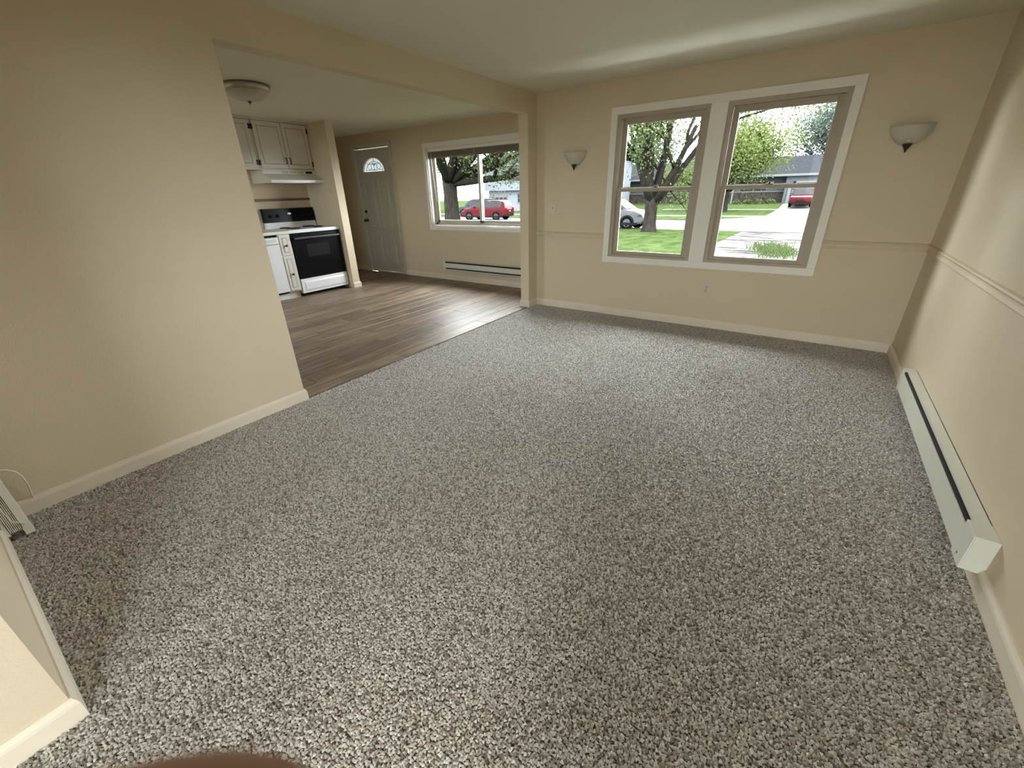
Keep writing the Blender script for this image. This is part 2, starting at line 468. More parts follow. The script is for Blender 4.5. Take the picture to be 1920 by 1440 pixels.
# patio wall of the room behind, with its opening
PO = (2.32, 3.38, 0.02, 2.03)
wall('wall_behind', [(-T - 0.1, PO[0], YB - EX, YB, -0.06, H), (PO[1], W, YB - EX, YB, -0.06, H), (PO[0], PO[1], YB - EX, YB, PO[3], H)])
# kitchen front wall with door and slider openings
DO = (-4.165, -3.245, 0.0, 2.055)
KO = (-2.415, -0.555, 0.84, 1.945)
wall('wall_kitchen_front', [(FX - EX, DO[0], D, D + EX, -0.06, H), (DO[0], DO[1], D, D + EX, DO[3], H), (DO[1], KO[0], D, D + EX, -0.06, H),
                      (KO[0], KO[1], D, D + EX, -0.06, KO[2]), (KO[0], KO[1], D, D + EX, KO[3], H), (KO[1], 0.0, D, D + EX, -0.06, H)])
wall('wall_kitchen_side', [(KX - 0.16, KX, YN, -0.505, -0.06, H)])
SX, SY0, SY1 = -3.06, -0.505, -0.385
wall('wall_kitchen_stub', [(FX, SX, SY0, SY1, -0.06, H)])
wall('wall_entry_side', [(FX - EX, FX, SY1, D, -0.06, H)])
KP = (-2.95, -2.15, 1.02, 1.98)  # opening for an unseen rear window, added to brighten the kitchen
wall('wall_kitchen_rear', [(KX, KP[0], YN - 0.1, YN, -0.06, H), (KP[1], -T, YN - 0.1, YN, -0.06, H), (KP[0], KP[1], YN - 0.1, YN, KP[3], H), (KP[0], KP[1], YN - 0.1, YN, -0.06, KP[2])])

# baseboards: a flat board with a rounded top edge
PROF = [(0, 0), (BT, 0), (BT, BH * 0.72), (BT * 0.85, BH * 0.82), (BT * 0.5, BH * 0.93), (BT * 0.35, BH), (0, BH)]
def sweep(mb, path, prof, z0):
    """profile (out, up) swept along a wall-foot path; outward is to the right of travel, corners mitred"""
    n = len(path); rows = []
    def nrm(p, q):
        d = Vector((q[0] - p[0], q[1] - p[1])).normalized(); return Vector((d.y, -d.x))
    for i, p in enumerate(path):
        ns = []
        if i > 0: ns.append(nrm(path[i - 1], p))
        if i < n - 1: ns.append(nrm(p, path[i + 1]))
        m = ns[0] if len(ns) == 1 else (ns[0] + ns[1]) / (1 + ns[0].dot(ns[1]))
        rows.append([(p[0] + m.x * o, p[1] + m.y * o, z0 + u) for o, u in prof])
    k = len(prof); vs = [v for r_ in rows for v in r_]
    fs = [(i * k + j, i * k + (j + 1) % k, (i + 1) * k + (j + 1) % k, (i + 1) * k + j) for i in range(n - 1) for j in range(k)]
    fs += [tuple(range(k))[::-1], tuple(range((n - 1) * k, n * k))]
    return mb.add(vs, fs)
def baseboard(name, path, material=M_TRIM):
    return sweep(MB(), path, PROF, -0.008).build(name, material, kind=ST)
baseboard('baseboard_back', [(W, 0), (0, 0)][::-1])
baseboard('baseboard_right', [(W, 0), (W, YB)])
baseboard('baseboard_left', [(0, YN), (0, YE), (-T, YE), (-T, YN)])
baseboard('baseboard_post', [(-T, D), (-T, YS), (0, YS), (0, 0)])
baseboard('baseboard_near', [(XN, YN - 0.19), (XN, YN), (0, YN)])
baseboard('baseboard_kitchen_front', [(DO[1] + 0.055, D), (-T, D)])
baseboard('baseboard_entry', [(FX, D), (DO[0] - 0.055, D)])
baseboard('baseboard_stub', [(FX, SY1), (SX, SY1), (SX, SY0 - 0.002)][::-1])

# chair rails: two-bead moulding
RZ = 0.845
RAIL = [(0, -0.030), (0.010, -0.028), (0.014, -0.020), (0.010, -0.012), (0.006, -0.006), (0.006, 0.004), (0.012, 0.010), (0.018, 0.018), (0.014, 0.026), (0, 0.030)]
def rail(name, ax, wc, sg, a, b):
    mb = MB()
    if ax == 'x': mb.prism(RAIL, lambda p, t: (t, wc + sg * p[0], RZ + p[1]), a, b)
    else: mb.prism(RAIL, lambda p, t: (wc + sg * p[0], t, RZ + p[1]), a, b)
    return mb.build(name, M_WALL, kind=ST)
rail('trim_1', 'x', 0, -1, 0.0, 0.858)
rail('trim_2', 'x', 0, -1, 2.806, W)
rail('trim_3', 'y', W, -1, -5.1, 0)

# ------------------------------------------------------------------ double window of the carpeted room
def casing(name, x0, x1, z0, z1, w, yface, sgn, material, mull=None, t=0.018):
    e = thing(name, ((x0 + x1) / 2, yface, z0), kind=ST)
    a, b = yface - t, yface
    box('casing_head', material, x0 - w, x1 + w, a, b, z1, z1 + w, e, 0.003)
    box('casing_sill', material, x0 - w, x1 + w, a, b, z0 - w, z0, e, 0.003)
    box('casing_side', material, x0 - w, x0, a, b, z0, z1, e, 0.003)
    box('casing_side', material, x1, x1 + w, a, b, z0, z1, e, 0.003)
    if mull: box('casing_mullion', material, mull[0], mull[1], a, b + 0.12, z0, z1, e, 0.003)
    return e
casing('trim_4', WO[0], WO[1], WO[2], WO[3], 0.064, 0.0, -1, M_WTRIM, (1.765, 1.903))

def double_hung(name, x0, x1, z0, z1, y0):
    e = thing(name, ((x0 + x1) / 2, y0, z0), kind=ST)
    j = 0.034
    # frame
    box('frame_jamb', M_TAUPE, x0, x0 + j, y0 - 0.004, y0 + 0.11, z0, z1, e)
    box('frame_jamb', M_TAUPE, x1 - j, x1, y0 - 0.004, y0 + 0.11, z0, z1, e)
    box('frame_head', M_TAUPE, x0 + j, x1 - j, y0 - 0.004, y0 + 0.11, z1 - j, z1, e)
    box('frame_sill', M_TAUPE, x0 + j, x1 - j, y0 - 0.004, y0 + 0.11, z0, z0 + 0.022, e)
    for xa in (x0 + j, x1 - j - 0.008):
        box('sash_track', M_TAUPE, xa, xa + 0.008, y0 + 0.006, y0 + 0.014, z0 + 0.022, z1 - j, e)
    zm = 1.300
    a, b = x0 + j + 0.003, x1 - j - 0.003
    def sash(nm, za, zb, ya, top, bot, st=0.046):
        s = MB()
        s.box(a, a + st, ya, ya + 0.028, za, zb, 0.003); s.box(b - st, b, ya, ya + 0.028, za, zb, 0.003)
        s.box(a + st, b - st, ya, ya + 0.028, zb - top, zb, 0.003); s.box(a + st, b - st, ya, ya + 0.028, za, za + bot, 0.003)
        o = s.build(nm, M_TAUPE, e)
        g = box('pane', M_GLASS, a + st - 0.004, b - st + 0.004, ya + 0.012, ya + 0.016, za + bot - 0.004, zb - top + 0.004, o)
        # thin pale glazing bead around the pane
        bd = MB(); q = 0.004
        bd.box(a + st, b - st, ya - 0.001, ya + 0.012, za + bot, za + bot + q); bd.box(a + st, b - st, ya - 0.001, ya + 0.012, zb - top - q, zb - top)
        bd.box(a + st, a + st + q, ya - 0.001, ya + 0.012, za + bot, zb - top); bd.box(b - st - q, b - st, ya - 0.001, ya + 0.012, za + bot, zb - top)
        bd.build('glazing_bead', M_ALU, o)
        return o
    sash('upper_sash', zm - 0.014, z1 - j + 0.002, y0 + 0.050, 0.048, 0.030)
    lo = sash('lower_sash', z0 + 0.020, zm + 0.014, y0 + 0.018, 0.030, 0.034)
    # cam lock on the meeting rail
    mb = MB(); xc = (x0 + x1) / 2
    mb.box(xc - 0.030, xc + 0.030, y0 + 0.020, y0 + 0.044, zm + 0.013, zm + 0.020, 0.002)
    mb.lathe([(0.0, 0.012), (0.011, 0.012), (0.012, 0.0)], (xc, y0 + 0.032, zm + 0.018), 12)
    mb.box(xc - 0.006, xc + 0.028, y0 + 0.027, y0 + 0.036, zm + 0.028, zm + 0.034, 0.001)
    mb.build('sash_lock', M_BRONZE, lo)
    for xa in (a + 0.02, b - 0.045):
        box('tilt_latch', M_ALU, xa, xa + 0.025, y0 + 0.022, y0 + 0.040, zm + 0.013, zm + 0.018, lo)
    mb = MB().box((x0 + x1) / 2 - 0.012, (x0 + x1) / 2 + 0.012, y0 - 0.010, y0 - 0.002, z1 - 0.022, z1 - 0.006, 0.002)
    mb.build('frame_clip', M_TAUPE, e)
    return e
double_hung('window_1', WO[0], 1.766, WO[2], WO[3], 0.0)
double_hung('window_2', 1.902, WO[1], WO[2], WO[3], 0.0)

# ------------------------------------------------------------------ kitchen slider
casing('trim_5', KO[0], KO[1], KO[2], KO[3], 0.062, D, -1, M_WTRIM)
def slider(name, x0, x1, z0, z1, y0):
    e = thing(name, ((x0 + x1) / 2, y0, z0), kind=ST)
    # deep white reveal
    mb = MB()
    mb.box(x0, x0 + 0.014, y0, y0 + 0.10, z0, z1); mb.box(x1 - 0.014, x1, y0, y0 + 0.10, z0, z1)
    mb.box(x0, x1, y0, y0 + 0.10, z0, z0 + 0.014); mb.box(x0, x1, y0, y0 + 0.10, z1 - 0.014, z1)
    mb.build('reveal', M_WTRIM, e)
    y1 = y0 + 0.075
    f = MB(); k = 0.034
    f.box(x0 + .014, x0 + .014 + k, y1, y1 + 0.07, z0, z1); f.box(x1 - .014 - k, x1 - .014, y1, y1 + 0.07, z0, z1)
    f.box(x0, x1, y1, y1 + 0.07, z0 + 0.012, z0 + 0.012 + k); f.box(x0, x1, y1, y1 + 0.07, z1 - k, z1)
    f.build('frame', M_ALU, e)
    xm = (x0 + x1) / 2
    def sash(a, b, ya, st):
        s = MB(); za, zb = z0 + 0.044, z1 - 0.03
        s.box(a, a + st, ya, ya + 0.026, za, zb, 0.002); s.box(b - st, b, ya, ya + 0.026, za, zb, 0.002)
        s.box(a, b, ya, ya + 0.026, za, za + 0.040, 0.002); s.box(a, b, ya, ya + 0.026, zb - 0.040, zb, 0.002)
        o = s.build('sliding_sash', M_ALU, e)
        box('pane', M_GLASS, a + st - .003, b - st + .003, ya + 0.011, ya + 0.015, za + 0.037, zb - 0.037, o)
    sash(x0 + 0.044, xm + 0.030, y1 + 0.006, 0.044)
    sash(xm - 0.010, x1 - 0.044, y1 + 0.038, 0.044)
    return e
slider('window_3', *KO, D)
# patio slider in the room behind
def patio(name, x0, x1, z0, z1, y1):
    e = thing(name, ((x0 + x1) / 2, y1, z0), kind=ST)
    xm = (x0 + x1) / 2; k = 0.05
    for a, b, yy in ((x0, xm + 0.03, y1 - 0.06), (xm - 0.03, x1, y1 - 0.10)):
        s = MB()
        s.box(a, a + k, yy - .03, yy, z0, z1); s.box(b - k, b, yy - .03, yy, z0, z1); s.box(a, b, yy - .03, yy, z0, z0 + k); s.box(a, b, yy - .03, yy, z1 - k, z1)
        o = s.build('sliding_panel', M_WTRIM, e)
        box('pane', M_GLASS, a + k - .003, b - k + .003, yy - .017, yy - .013, z0 + k - .003, z1 - k + .003, o)
patio('door_2', *PO, YB)
patio('window_4_added', *KP, YN + 0.04)  # unseen kitchen window, added as an extra daylight source

e_ = thing('window_5', (W, (RO[0] + RO[1]) / 2, RO[2]), kind=ST)
s_ = MB(); k_ = 0.045; xa_, xb_ = W + 0.04, W + 0.08
s_.box(xa_, xb_, RO[0], RO[0] + k_, RO[2], RO[3]); s_.box(xa_, xb_, RO[1] - k_, RO[1], RO[2], RO[3])
s_.box(xa_, xb_, RO[0], RO[1], RO[2], RO[2] + k_); s_.box(xa_, xb_, RO[0], RO[1], RO[3] - k_, RO[3])
s_.build('frame', M_WTRIM, e_)
box('pane', M_GLASS, W + 0.058, W + 0.062, RO[0] + k_ - .003, RO[1] - k_ + .003, RO[2] + k_ - .003, RO[3] - k_ + .003, e_)

# ------------------------------------------------------------------ front door with fanlight
def front_door():
    x0, x1, z1 = DO[0], DO[1], DO[3]
    e = thing('door_1', ((x0 + x1) / 2, D, 0), kind=ST)
    j = 0.02
    box('jamb', M_DOOR, x0, x0 + j, D - 0.002, D + 0.12, 0, z1, e); box('jamb', M_DOOR, x1 - j, x1, D - 0.002, D + 0.12, 0, z1, e)
    box('head_jamb', M_DOOR, x0, x1, D - 0.002, D + 0.12, z1 - j, z1, e)
    w = 0.052
    box('door_casing', M_DOOR, x0 - w, x0 + 0.004, D - 0.014, D, 0, z1 + w, e, 0.003); box('door_casing', M_DOOR, x1 - 0.004, x1 + w, D - 0.014, D, 0, z1 + w, e, 0.003)
    box('door_casing', M_DOOR, x0 - w, x1 + w, D - 0.0145, D, z1 - 0.004, z1 + w, e, 0.003)
    box('threshold', M_ALU, x0, x1, D - 0.01, D + 0.13, -0.005, 0.012, e, 0.003)
    # slab, with a half-round hole for the fanlight
    a, b, zb, zt = x0 + j + 0.003, x1 - j - 0.003, 0.016, z1 - j - 0.012
    xc = (a + b) / 2; rw, rh, zf = 0.285, 0.225, 1.672
    ya, yb = D + 0.012, D + 0.054
    N = 24
    arc = [(xc + rw * math.cos(math.pi * i / N), zf + rh * math.sin(math.pi * i / N)) for i in range(N + 1)]   # right to left
    mb = MB()
    mb.box(a, b, ya, yb, zb, zf)
    mb.box(a, xc - rw, ya, yb, zf, zt); mb.box(xc + rw, b, ya, yb, zf, zt)
    for i in range(N):
        (xa, za), (xb, zb2) = arc[i], arc[i + 1]
        q = [(xa, za), (xa, zt), (xb, zt), (xb, zb2)]
        mb.prism(q, lambda p, t: (p[0], t, p[1]), ya, yb)
    slab = mb.build('door_slab', M_DOOR, e)
    # raised panels: two tall, two short
    def panel(xa, xb, za, zc):
        m2 = MB(); g = 0.018
        outer = [(xa, za), (xb, za), (xb, zc), (xa, zc)]
        ring = []
        for ins, yy in ((0, ya), (0.008, ya - 0.008), (0.022, ya - 0.001), (0.045, ya - 0.006)):
            ring.append([(p[0] + (ins if i in (0, 3) else -ins), yy, p[1] + (ins if i < 2 else -ins)) for i, p in enumerate(outer)])
        vs = [p for r_ in ring for p in r_]
        fs = [(k * 4 + i, k * 4 + (i + 1) % 4, k * 4 + 4 + (i + 1) % 4, k * 4 + 4 + i) for k in range(3) for i in range(4)] + [(12, 13, 14, 15)]
        m2.add(vs, fs); m2.build('door_panel', M_DOOR, slab)
    panel(a + 0.13, xc - 0.055, 0.78, 1.56); panel(xc + 0.055, b - 0.13, 0.78, 1.56)
    panel(a + 0.13, xc - 0.055, 0.18, 0.64); panel(xc + 0.055, b - 0.13, 0.18, 0.64)
    # fanlight: glass, rim, came lines
    mb = MB(); pts = arc
    mb.prism(pts, lambda p, t: (p[0], t, p[1]), D + 0.030, D + 0.034)
    fan = mb.build('fanlight_pane', M_FROST, slab)
    mb = MB()
    mb.tube([(p[0], ya - 0.004, p[1]) for p in arc], 0.010, 6); mb.tube([(xc - rw, ya - 0.004, zf), (xc + rw, ya - 0.004, zf)], 0.010, 6)
    mb.build('fanlight_rim', M_DOOR, slab)
    came = MB()
    def line(pp, r=0.0035): came.tube([(xc + p[0] * rw, D + 0.028, zf + p[1] * rh) for p in pp], r, 5)
    A = lambda s, c, ph0, ph1, n=10: [(c[0] + s[0] * math.cos(ph0 + (ph1 - ph0) * i / n), c[1] + s[1] * math.sin(ph0 + (ph1 - ph0) * i / n)) for i in range(n + 1)]
    line(A((0.76, 0.74), (0, 0.0), 0, math.pi, 20)); line([(-0.80, 0.15), (0.80, 0.15)])
    for sx in (-1, 1):
        line(A((0.16, 0.20), (sx * 0.42, 0.38), 0, 2 * math.pi, 14)); line(A((0.13, 0.24), (sx * 0.12, 0.36), 0, 2 * math.pi, 14))
        line([(sx * 0.56, 0.5), (sx * 0.30, 0.62), (0, 0.45)]); line([(sx * 0.52, 0.52), (sx * 0.66, 0.70)])
    line(A((0.14, 0.14), (0, 0.62), 0, 2 * math.pi, 14)); line([(0, 0.15), (0, 0.96)])
    came.build('came_lines', M_NICKEL, slab)
    # knob and deadbolt on the latch side
    xk = a + 0.062
    k = MB(); k.lathe([(0.0, 0.0), (0.030, 0.0), (0.030, -0.008), (0.012, -0.012), (0.012, -0.035), (0.026, -0.045), (0.027, -0.062), (0.015, -0.070), (0, -0.070)], (xk, ya, 0.90), 16, axis='y')
    k.build('door_knob', M_BRONZE, slab)
    k = MB(); k.lathe([(0.0, 0.0), (0.028, 0.0), (0.026, -0.014), (0, -0.014)], (xk, ya, 1.045), 16, axis='y'); k.box(xk - 0.006, xk + 0.006, ya - 0.032, ya - 0.012, 1.028, 1.062, 0.002)
    k.build('deadbolt', M_BRONZE, slab)
    for zz in (0.25, 1.03, 1.80):
        box('hinge', M_NICKEL, b - 0.004, b + 0.010, ya - 0.008, ya + 0.004, zz - 0.045, zz + 0.045, slab)
front_door()

# ------------------------------------------------------------------ wall sconces (half bowls)
def sconce(xc, label):
    zt, zb, r, d = 1.672, 1.545, 0.126, 0.105
    e = thing('wall_sconce', (xc, 0, zb), label, 'wall lamp')
    prof = []
    for i in range(11):
        t = i / 10; prof.append((r * (0.16 + 0.84 * math.sin(t * math.pi / 2) ** 0.85), zb + (zt - zb) * t ** 1.25))
    mb = MB(); n = 22; vs = []; fs = []
    for q, (rr, zz) in enumerate(prof + [(prof[-1][0] - 0.007, zt), (prof[-1][0] - 0.012, zt - 0.02), (0.03, zb + 0.02)]):
        for i in range(n + 1):
            a = math.pi + math.pi * i / n
            vs.append((xc + rr * math.cos(a), rr * math.sin(a) * d / r - 0.001, zz))
    m = n + 1
    for q in range(len(prof) + 2):
        for i in range(n): fs.append((q * m + i, q * m + i + 1, (q + 1) * m + i + 1, (q + 1) * m + i))
    mb.add(vs, fs, True); bowl = mb.build('bowl_shade', M_ALAB, e)
    rim = MB(); rr = prof[-1][0]
    rim.tube([(xc + rr * math.cos(math.pi + math.pi * i / n), rr * math.sin(math.pi + math.pi * i / n) * d / r - 0.001, zt) for i in range(n + 1)], 0.0035, 6)
    rim.build('rolled_rim', M_ALAB, bowl)
    f = MB(); f.lathe([(0.0, -0.052), (0.006, -0.046), (0.007, -0.036), (0.012, -0.028), (0.024, -0.006), (0.030, 0.004), (0.0, 0.008)], (xc, -0.030, zb + 0.004), 16)
    f.build('finial', M_BRONZE, e)
    box('back_plate', M_BRONZE, xc - 0.05, xc + 0.05, -0.012, 0, zb + 0.01, zt - 0.03, e)
    s = MB(); s.lathe([(0.018, 0.0), (0.018, 0.05), (0.012, 0.055), (0, 0.055)], (xc, -0.045, zb + 0.02), 12); s.build('lamp_socket', M_WHITEPL, e)
sconce(0.478, 'alabaster half bowl wall sconce between the opening post and the double window')
sconce(3.150, 'alabaster half bowl wall sconce between the double window and the room corner')

# ------------------------------------------------------------------ switch and outlet plates
def plate(name, x, z, y, label, cat, outlet):
    e = thing(name, (x, y, z - 0.057), label, cat)
    box('cover_plate', M_PLATE, x - 0.036, x + 0.036, y - 0.006, y, z - 0.058, z + 0.058, e, 0.003)
    if outlet:
        for dz in (-0.020, 0.020):
            r = MB(); r.lathe([(0, -0.009), (0.016, -0.009), (0.017, -0.004)], (x, y, z + dz), 16, axis='y'); so = r.build('receptacle', M_PLATE, e)
            m = MB()
            m.box(x - 0.008, x - 0.005, y - 0.0095, y - 0.008, z + dz - 0.003, z + dz + 0.007); m.box(x + 0.005, x + 0.008, y - 0.0095, y - 0.008, z + dz - 0.003, z + dz + 0.007)
            m.lathe([(0, -0.0095), (0.003, -0.0094), (0.003, -0.008)], (x, y, z + dz - 0.009), 8, axis='y')
            m.build('slots', M_DARKSLOT, so)
    else:
        box('toggle', M_PLATE, x - 0.005, x + 0.005, y - 0.018, y - 0.004, z - 0.004, z + 0.012, e, 0.002)
    for dz in ((0.0,) if outlet else (-0.042, 0.042)):
        s = MB(); s.lathe([(0, -0.0075), (0.003, -0.007), (0.003, -0.005)], (x, y, z + dz), 8, axis='y'); s.build('screw', M_NICKEL, e)
plate('light_switch', 0.217, 1.124, 0, 'ivory toggle switch plate on the window wall beside the opening post', 'light switch', False)
plate('wall_outlet', 1.972, 0.388, 0, 'ivory duplex outlet under the double window', 'outlet', True)
plate('light_switch', -3.063, 1.122, D, 'ivory toggle switch plate beside the front door hinges', 'light switch', False)
plate('wall_outlet', -4.50, 0.382, D, 'ivory duplex outlet low on the wall beside the front door latch', 'outlet', True)

# ------------------------------------------------------------------ baseboard heaters
def heater_right():
    y0, y1, z0, z1, d = -2.730, -0.985, 0.052, 0.197, 0.064
    e = thing('baseboard_heater', (W, (y0 + y1) / 2, 0), 'long white electric baseboard heater over the carpet, with one black slot', 'heater')
    xf = W - d
    # cover: top, front with a slot, back
    c = MB()
    c.box(xf + 0.015, W, y0 + 0.10, y1 - 0.02, z1 - 0.004, z1, 0.001)
    c.box(xf, xf + 0.004, y0 + 0.10, y1 - 0.02, z0 + 0.012, z1 - 0.022)
    c.box(xf + 0.013, xf + 0.016, y0 + 0.10, y1 - 0.02, z1 - 0.007, z1 + 0.0015)
    c.box(W - 0.004, W, y0, y1, z0, z1)
    c.build('cover', M_HEAT, e)
    box('element_slot', M_DARKSLOT, xf + 0.006, W - 0.005, y0 + 0.09, y1 - 0.01, z0 + 0.02, z1 - 0.012, e)
    box('end_cap', M_HEAT, xf - 0.0015, W, y0, y0 + 0.10, z0, z1 + 0.001, e, 0.0025)
    box('end_cap', M_HEAT, xf - 0.0015, W, y1 - 0.04, y1, z0, z1 + 0.001, e, 0.0025)
    m = MB(); m.box(xf + 0.002, W - 0.002, y0 - 0.0016, y0 + 0.002, z0 + 0.004, z1 - 0.002, 0.001); m.build('end_plate', M_HEAT, e)
    for i in range(26):
        yy = y0 + 0.14 + i * (y1 - y0 - 0.22) / 25
        box('fin', M_NICKEL, xf + 0.014, W - 0.01, yy, yy + 0.001, z0 + 0.022, z1 - 0.05, e)
    m = MB(); m.lathe([(0, 0), (0.006, 0), (0.006, 0.003), (0, 0.004)], (xf - 0.002, y0 + 0.05, z0 + 0.03), 8, axis='x'); m.build('screw', M_NICKEL, e)
heater_right()

def heater_kitchen():
    x0, x1, z0, z1, d = -2.215, -0.36, 0.160, 0.304, 0.060
    e = thing('baseboard_heater', ((x0 + x1) / 2, D, 0), 'pale baseboard heater with two dark slots under the kitchen window', 'heater')
    yf = D - d
    c = MB()
    c.box(x0 + 0.03, x1 - 0.03, yf, D, z1 - 0.006, z1, 0.001)
    c.box(x0 + 0.03, x1 - 0.03, yf, yf + 0.004, z0 + 0.040, z1 - 0.032)
    c.box(x0 + 0.03, x1 - 0.03, yf, yf + 0.004, z0, z0 + 0.018)
    c.box(x0, x1, D - 0.004, D, z0, z1)
    c.box(x0 + 0.03, x1 - 0.03, yf, D, z0, z0 + 0.004)
    c.build('cover', M_HEAT, e)
    box('element_slot', M_DARKSLOT, x0 + 0.02, x1 - 0.02, yf + 0.012, D - 0.005, z0 + 0.006, z1 - 0.008, e)
    box('end_cap', M_HEAT, x0, x0 + 0.045, yf - 0.001, D, z0 - 0.002, z1 + 0.001, e, 0.002)
    box('end_cap', M_HEAT, x1 - 0.045, x1, yf - 0.001, D, z0 - 0.002, z1 + 0.001, e, 0.002)
heater_kitchen()

# ------------------------------------------------------------------ raised blind on the kitchen window
def blind():
    x0, x1 = KO[0] + 0.02, KO[1] - 0.02; y0 = D + 0.012
    e = thing('window_blind', ((x0 + x1) / 2, y0, 1.81), 'raised mini blind bunched at the top of the kitchen window', 'window blind')
    box('head_rail', M_WTRIM, x0, x1, y0, y0 + 0.040, 1.890, 1.929, e, 0.003)
    for i in range(9):
        z = 1.822 + i * 0.0072
        box('slat', M_BLIND, x0 + 0.004, x1 - 0.004, y0 + 0.002, y0 + 0.040, z, z + 0.0042, e)
    box('bottom_rail', M_BLIND, x0 + 0.002, x1 - 0.002, y0 + 0.006, y0 + 0.036, 1.800, 1.820, e, 0.003)
    for xx in (x0 + 0.14, (x0 + x1) / 2, x1 - 0.14):
        b = MB().tube([(xx, y0 - 0.002, 1.89), (xx, y0 - 0.003, 1.80)], 0.002, 5); b.build('ladder_tape', M_WHITEPL, e)
    b = MB().tube([(x0 + 0.06, y0 - 0.006, 1.895), (x0 + 0.075, y0 - 0.008, 1.6), (x0 + 0.10, y0 - 0.006, 1.20)], 0.0045, 6); b.build('tilt_wand', M_WHITEPL, e)
    b = MB().tube([(x1 - 0.08, y0 - 0.006, 1.895), (x1 - 0.08, y0 - 0.006, 1.3)], 0.002, 5); b.build('lift_cord', M_WHITEPL, e)
blind()

# ------------------------------------------------------------------ kitchen
def raised_door(name, parent, xf, y0, y1, z0, z1, rail_w=0.048, th=0.018):
    """painted door facing +x with a routed groove"""
    mb = MB(); mb.box(xf - th, xf, y0, y1, z0, z1, 0.003)
    d = mb.build(name, M_CAB, parent)
    g = MB(); w = rail_w; q = 0.007
    g.box(xf - 0.0005, xf + 0.0006, y0 + w, y1 - w, z0 + w, z0 + w + q); g.box(xf - 0.0005, xf + 0.0006, y0 + w, y1 - w, z1 - w - q, z1 - w)
    g.box(xf - 0.0005, xf + 0.0006, y0 + w, y0 + w + q, z0 + w, z1 - w); g.box(xf - 0.0005, xf + 0.0006, y1 - w - q, y1 - w, z0 + w, z1 - w)
    g.build('routed_groove', M_GROOVE, d)
    box('centre_panel', M_CAB, xf - 0.001, xf + 0.004, y0 + w + q + 0.002, y1 - w - q - 0.002, z0 + w + q + 0.002, z1 - w - q - 0.002, d, 0.003)
    return d

XF = -3.16
# upper cabinets
XU = -3.50
def upper(y0, y1, doors, pulls, hinges, label, zb=1.655):
    e = thing('upper_cabinet', (KX, (y0 + y1) / 2, zb), label, 'cabinet')
    box('carcass', M_CAB, KX + 0.001, XU - 0.019, y0, y1, zb, H - 0.002, e)
    box('crown_strip', M_CAB, KX, XU + 0.012, y0, y1, H - 0.022, H - 0.001, e, 0.003)
    for i, (a, b) in enumerate(doors):
        d = raised_door('cabinet_door', e, XU, a, b, zb + 0.022, H - 0.030)
        if pulls[i] is not None:
            yy = pulls[i]
            m = MB().tube([(XU - 0.002, yy, zb + 0.075), (XU + 0.024, yy, zb + 0.083), (XU + 0.028, yy, zb + 0.115), (XU + 0.024, yy, zb + 0.148), (XU - 0.002, yy, zb + 0.156)], 0.006, 8)
            m.build('pull_handle', M_BRONZE, d)
        if hinges[i] is not None:
            for zz in (zb + 0.085, H - 0.10):
                m = MB().box(XU - 0.018, XU + 0.004, hinges[i] - 0.010, hinges[i] + 0.010, zz - 0.03, zz + 0.03, 0.002); m.build('hinge', M_BRONZE, d)
    return e
upper(-1.285, -0.508, [(-1.262, -0.888), (-0.880, -0.522)], [-0.912, -0.856], [-1.268, -0.516], 'white upper cabinet with two doors above the range hood')
upper(-2.10, -1.287, [(-1.695, -1.310), (-2.08, -1.705)], [-1.67, -1.73], [-1.304, -2.086], 'white upper cabinet beside the hood, mostly hidden behind the partition wall', zb=1.655)

def hood():
    y0, y1 = -1.283, -0.508
    e = thing('range_hood', (KX, (y0 + y1) / 2, 1.49), 'white range hood with vent slots under the two door cabinet', 'range hood')
    pr = [(KX, 1.653), (-3.47, 1.653), (-3.47, 1.605), (-3.31, 1.525), (-3.31, 1.495), (KX, 1.495)]
    body = MB().prism(pr, lambda p, t: (p[0], t, p[1]), y0, y1).build('hood_body', M_HEAT, e)
    for a, b in ((-1.02, -0.92), (-0.91, -0.80), (-0.79, -0.70)):
        m = MB()
        for k in range(3): m.box(-3.4705, -3.4685, a, b - 0.008, 1.617 + k * 0.010, 1.622 + k * 0.010)
        m.build('vent_slot', M_GROOVE, body)
    box('switch_panel', M_BLACK, -3.4705, -3.467, -0.675, -0.575, 1.615, 1.642, body)
    box('lip', M_ENAMEL, -3.312, -3.306, y0, y1, 1.493, 1.527, body, 0.001)
    box('grease_filter', M_NICKEL, -3.72, -3.40, y0 + 0.1, y1 - 0.1, 1.490, 1.496, e)
hood()

tag(box('wood_strip', M_WOOD, KX, KX + 0.022, -1.36, -0.506, 1.268, 1.300, None, 0.003), 'narrow brown wood strip on the wall above the stove', 'wood strip')

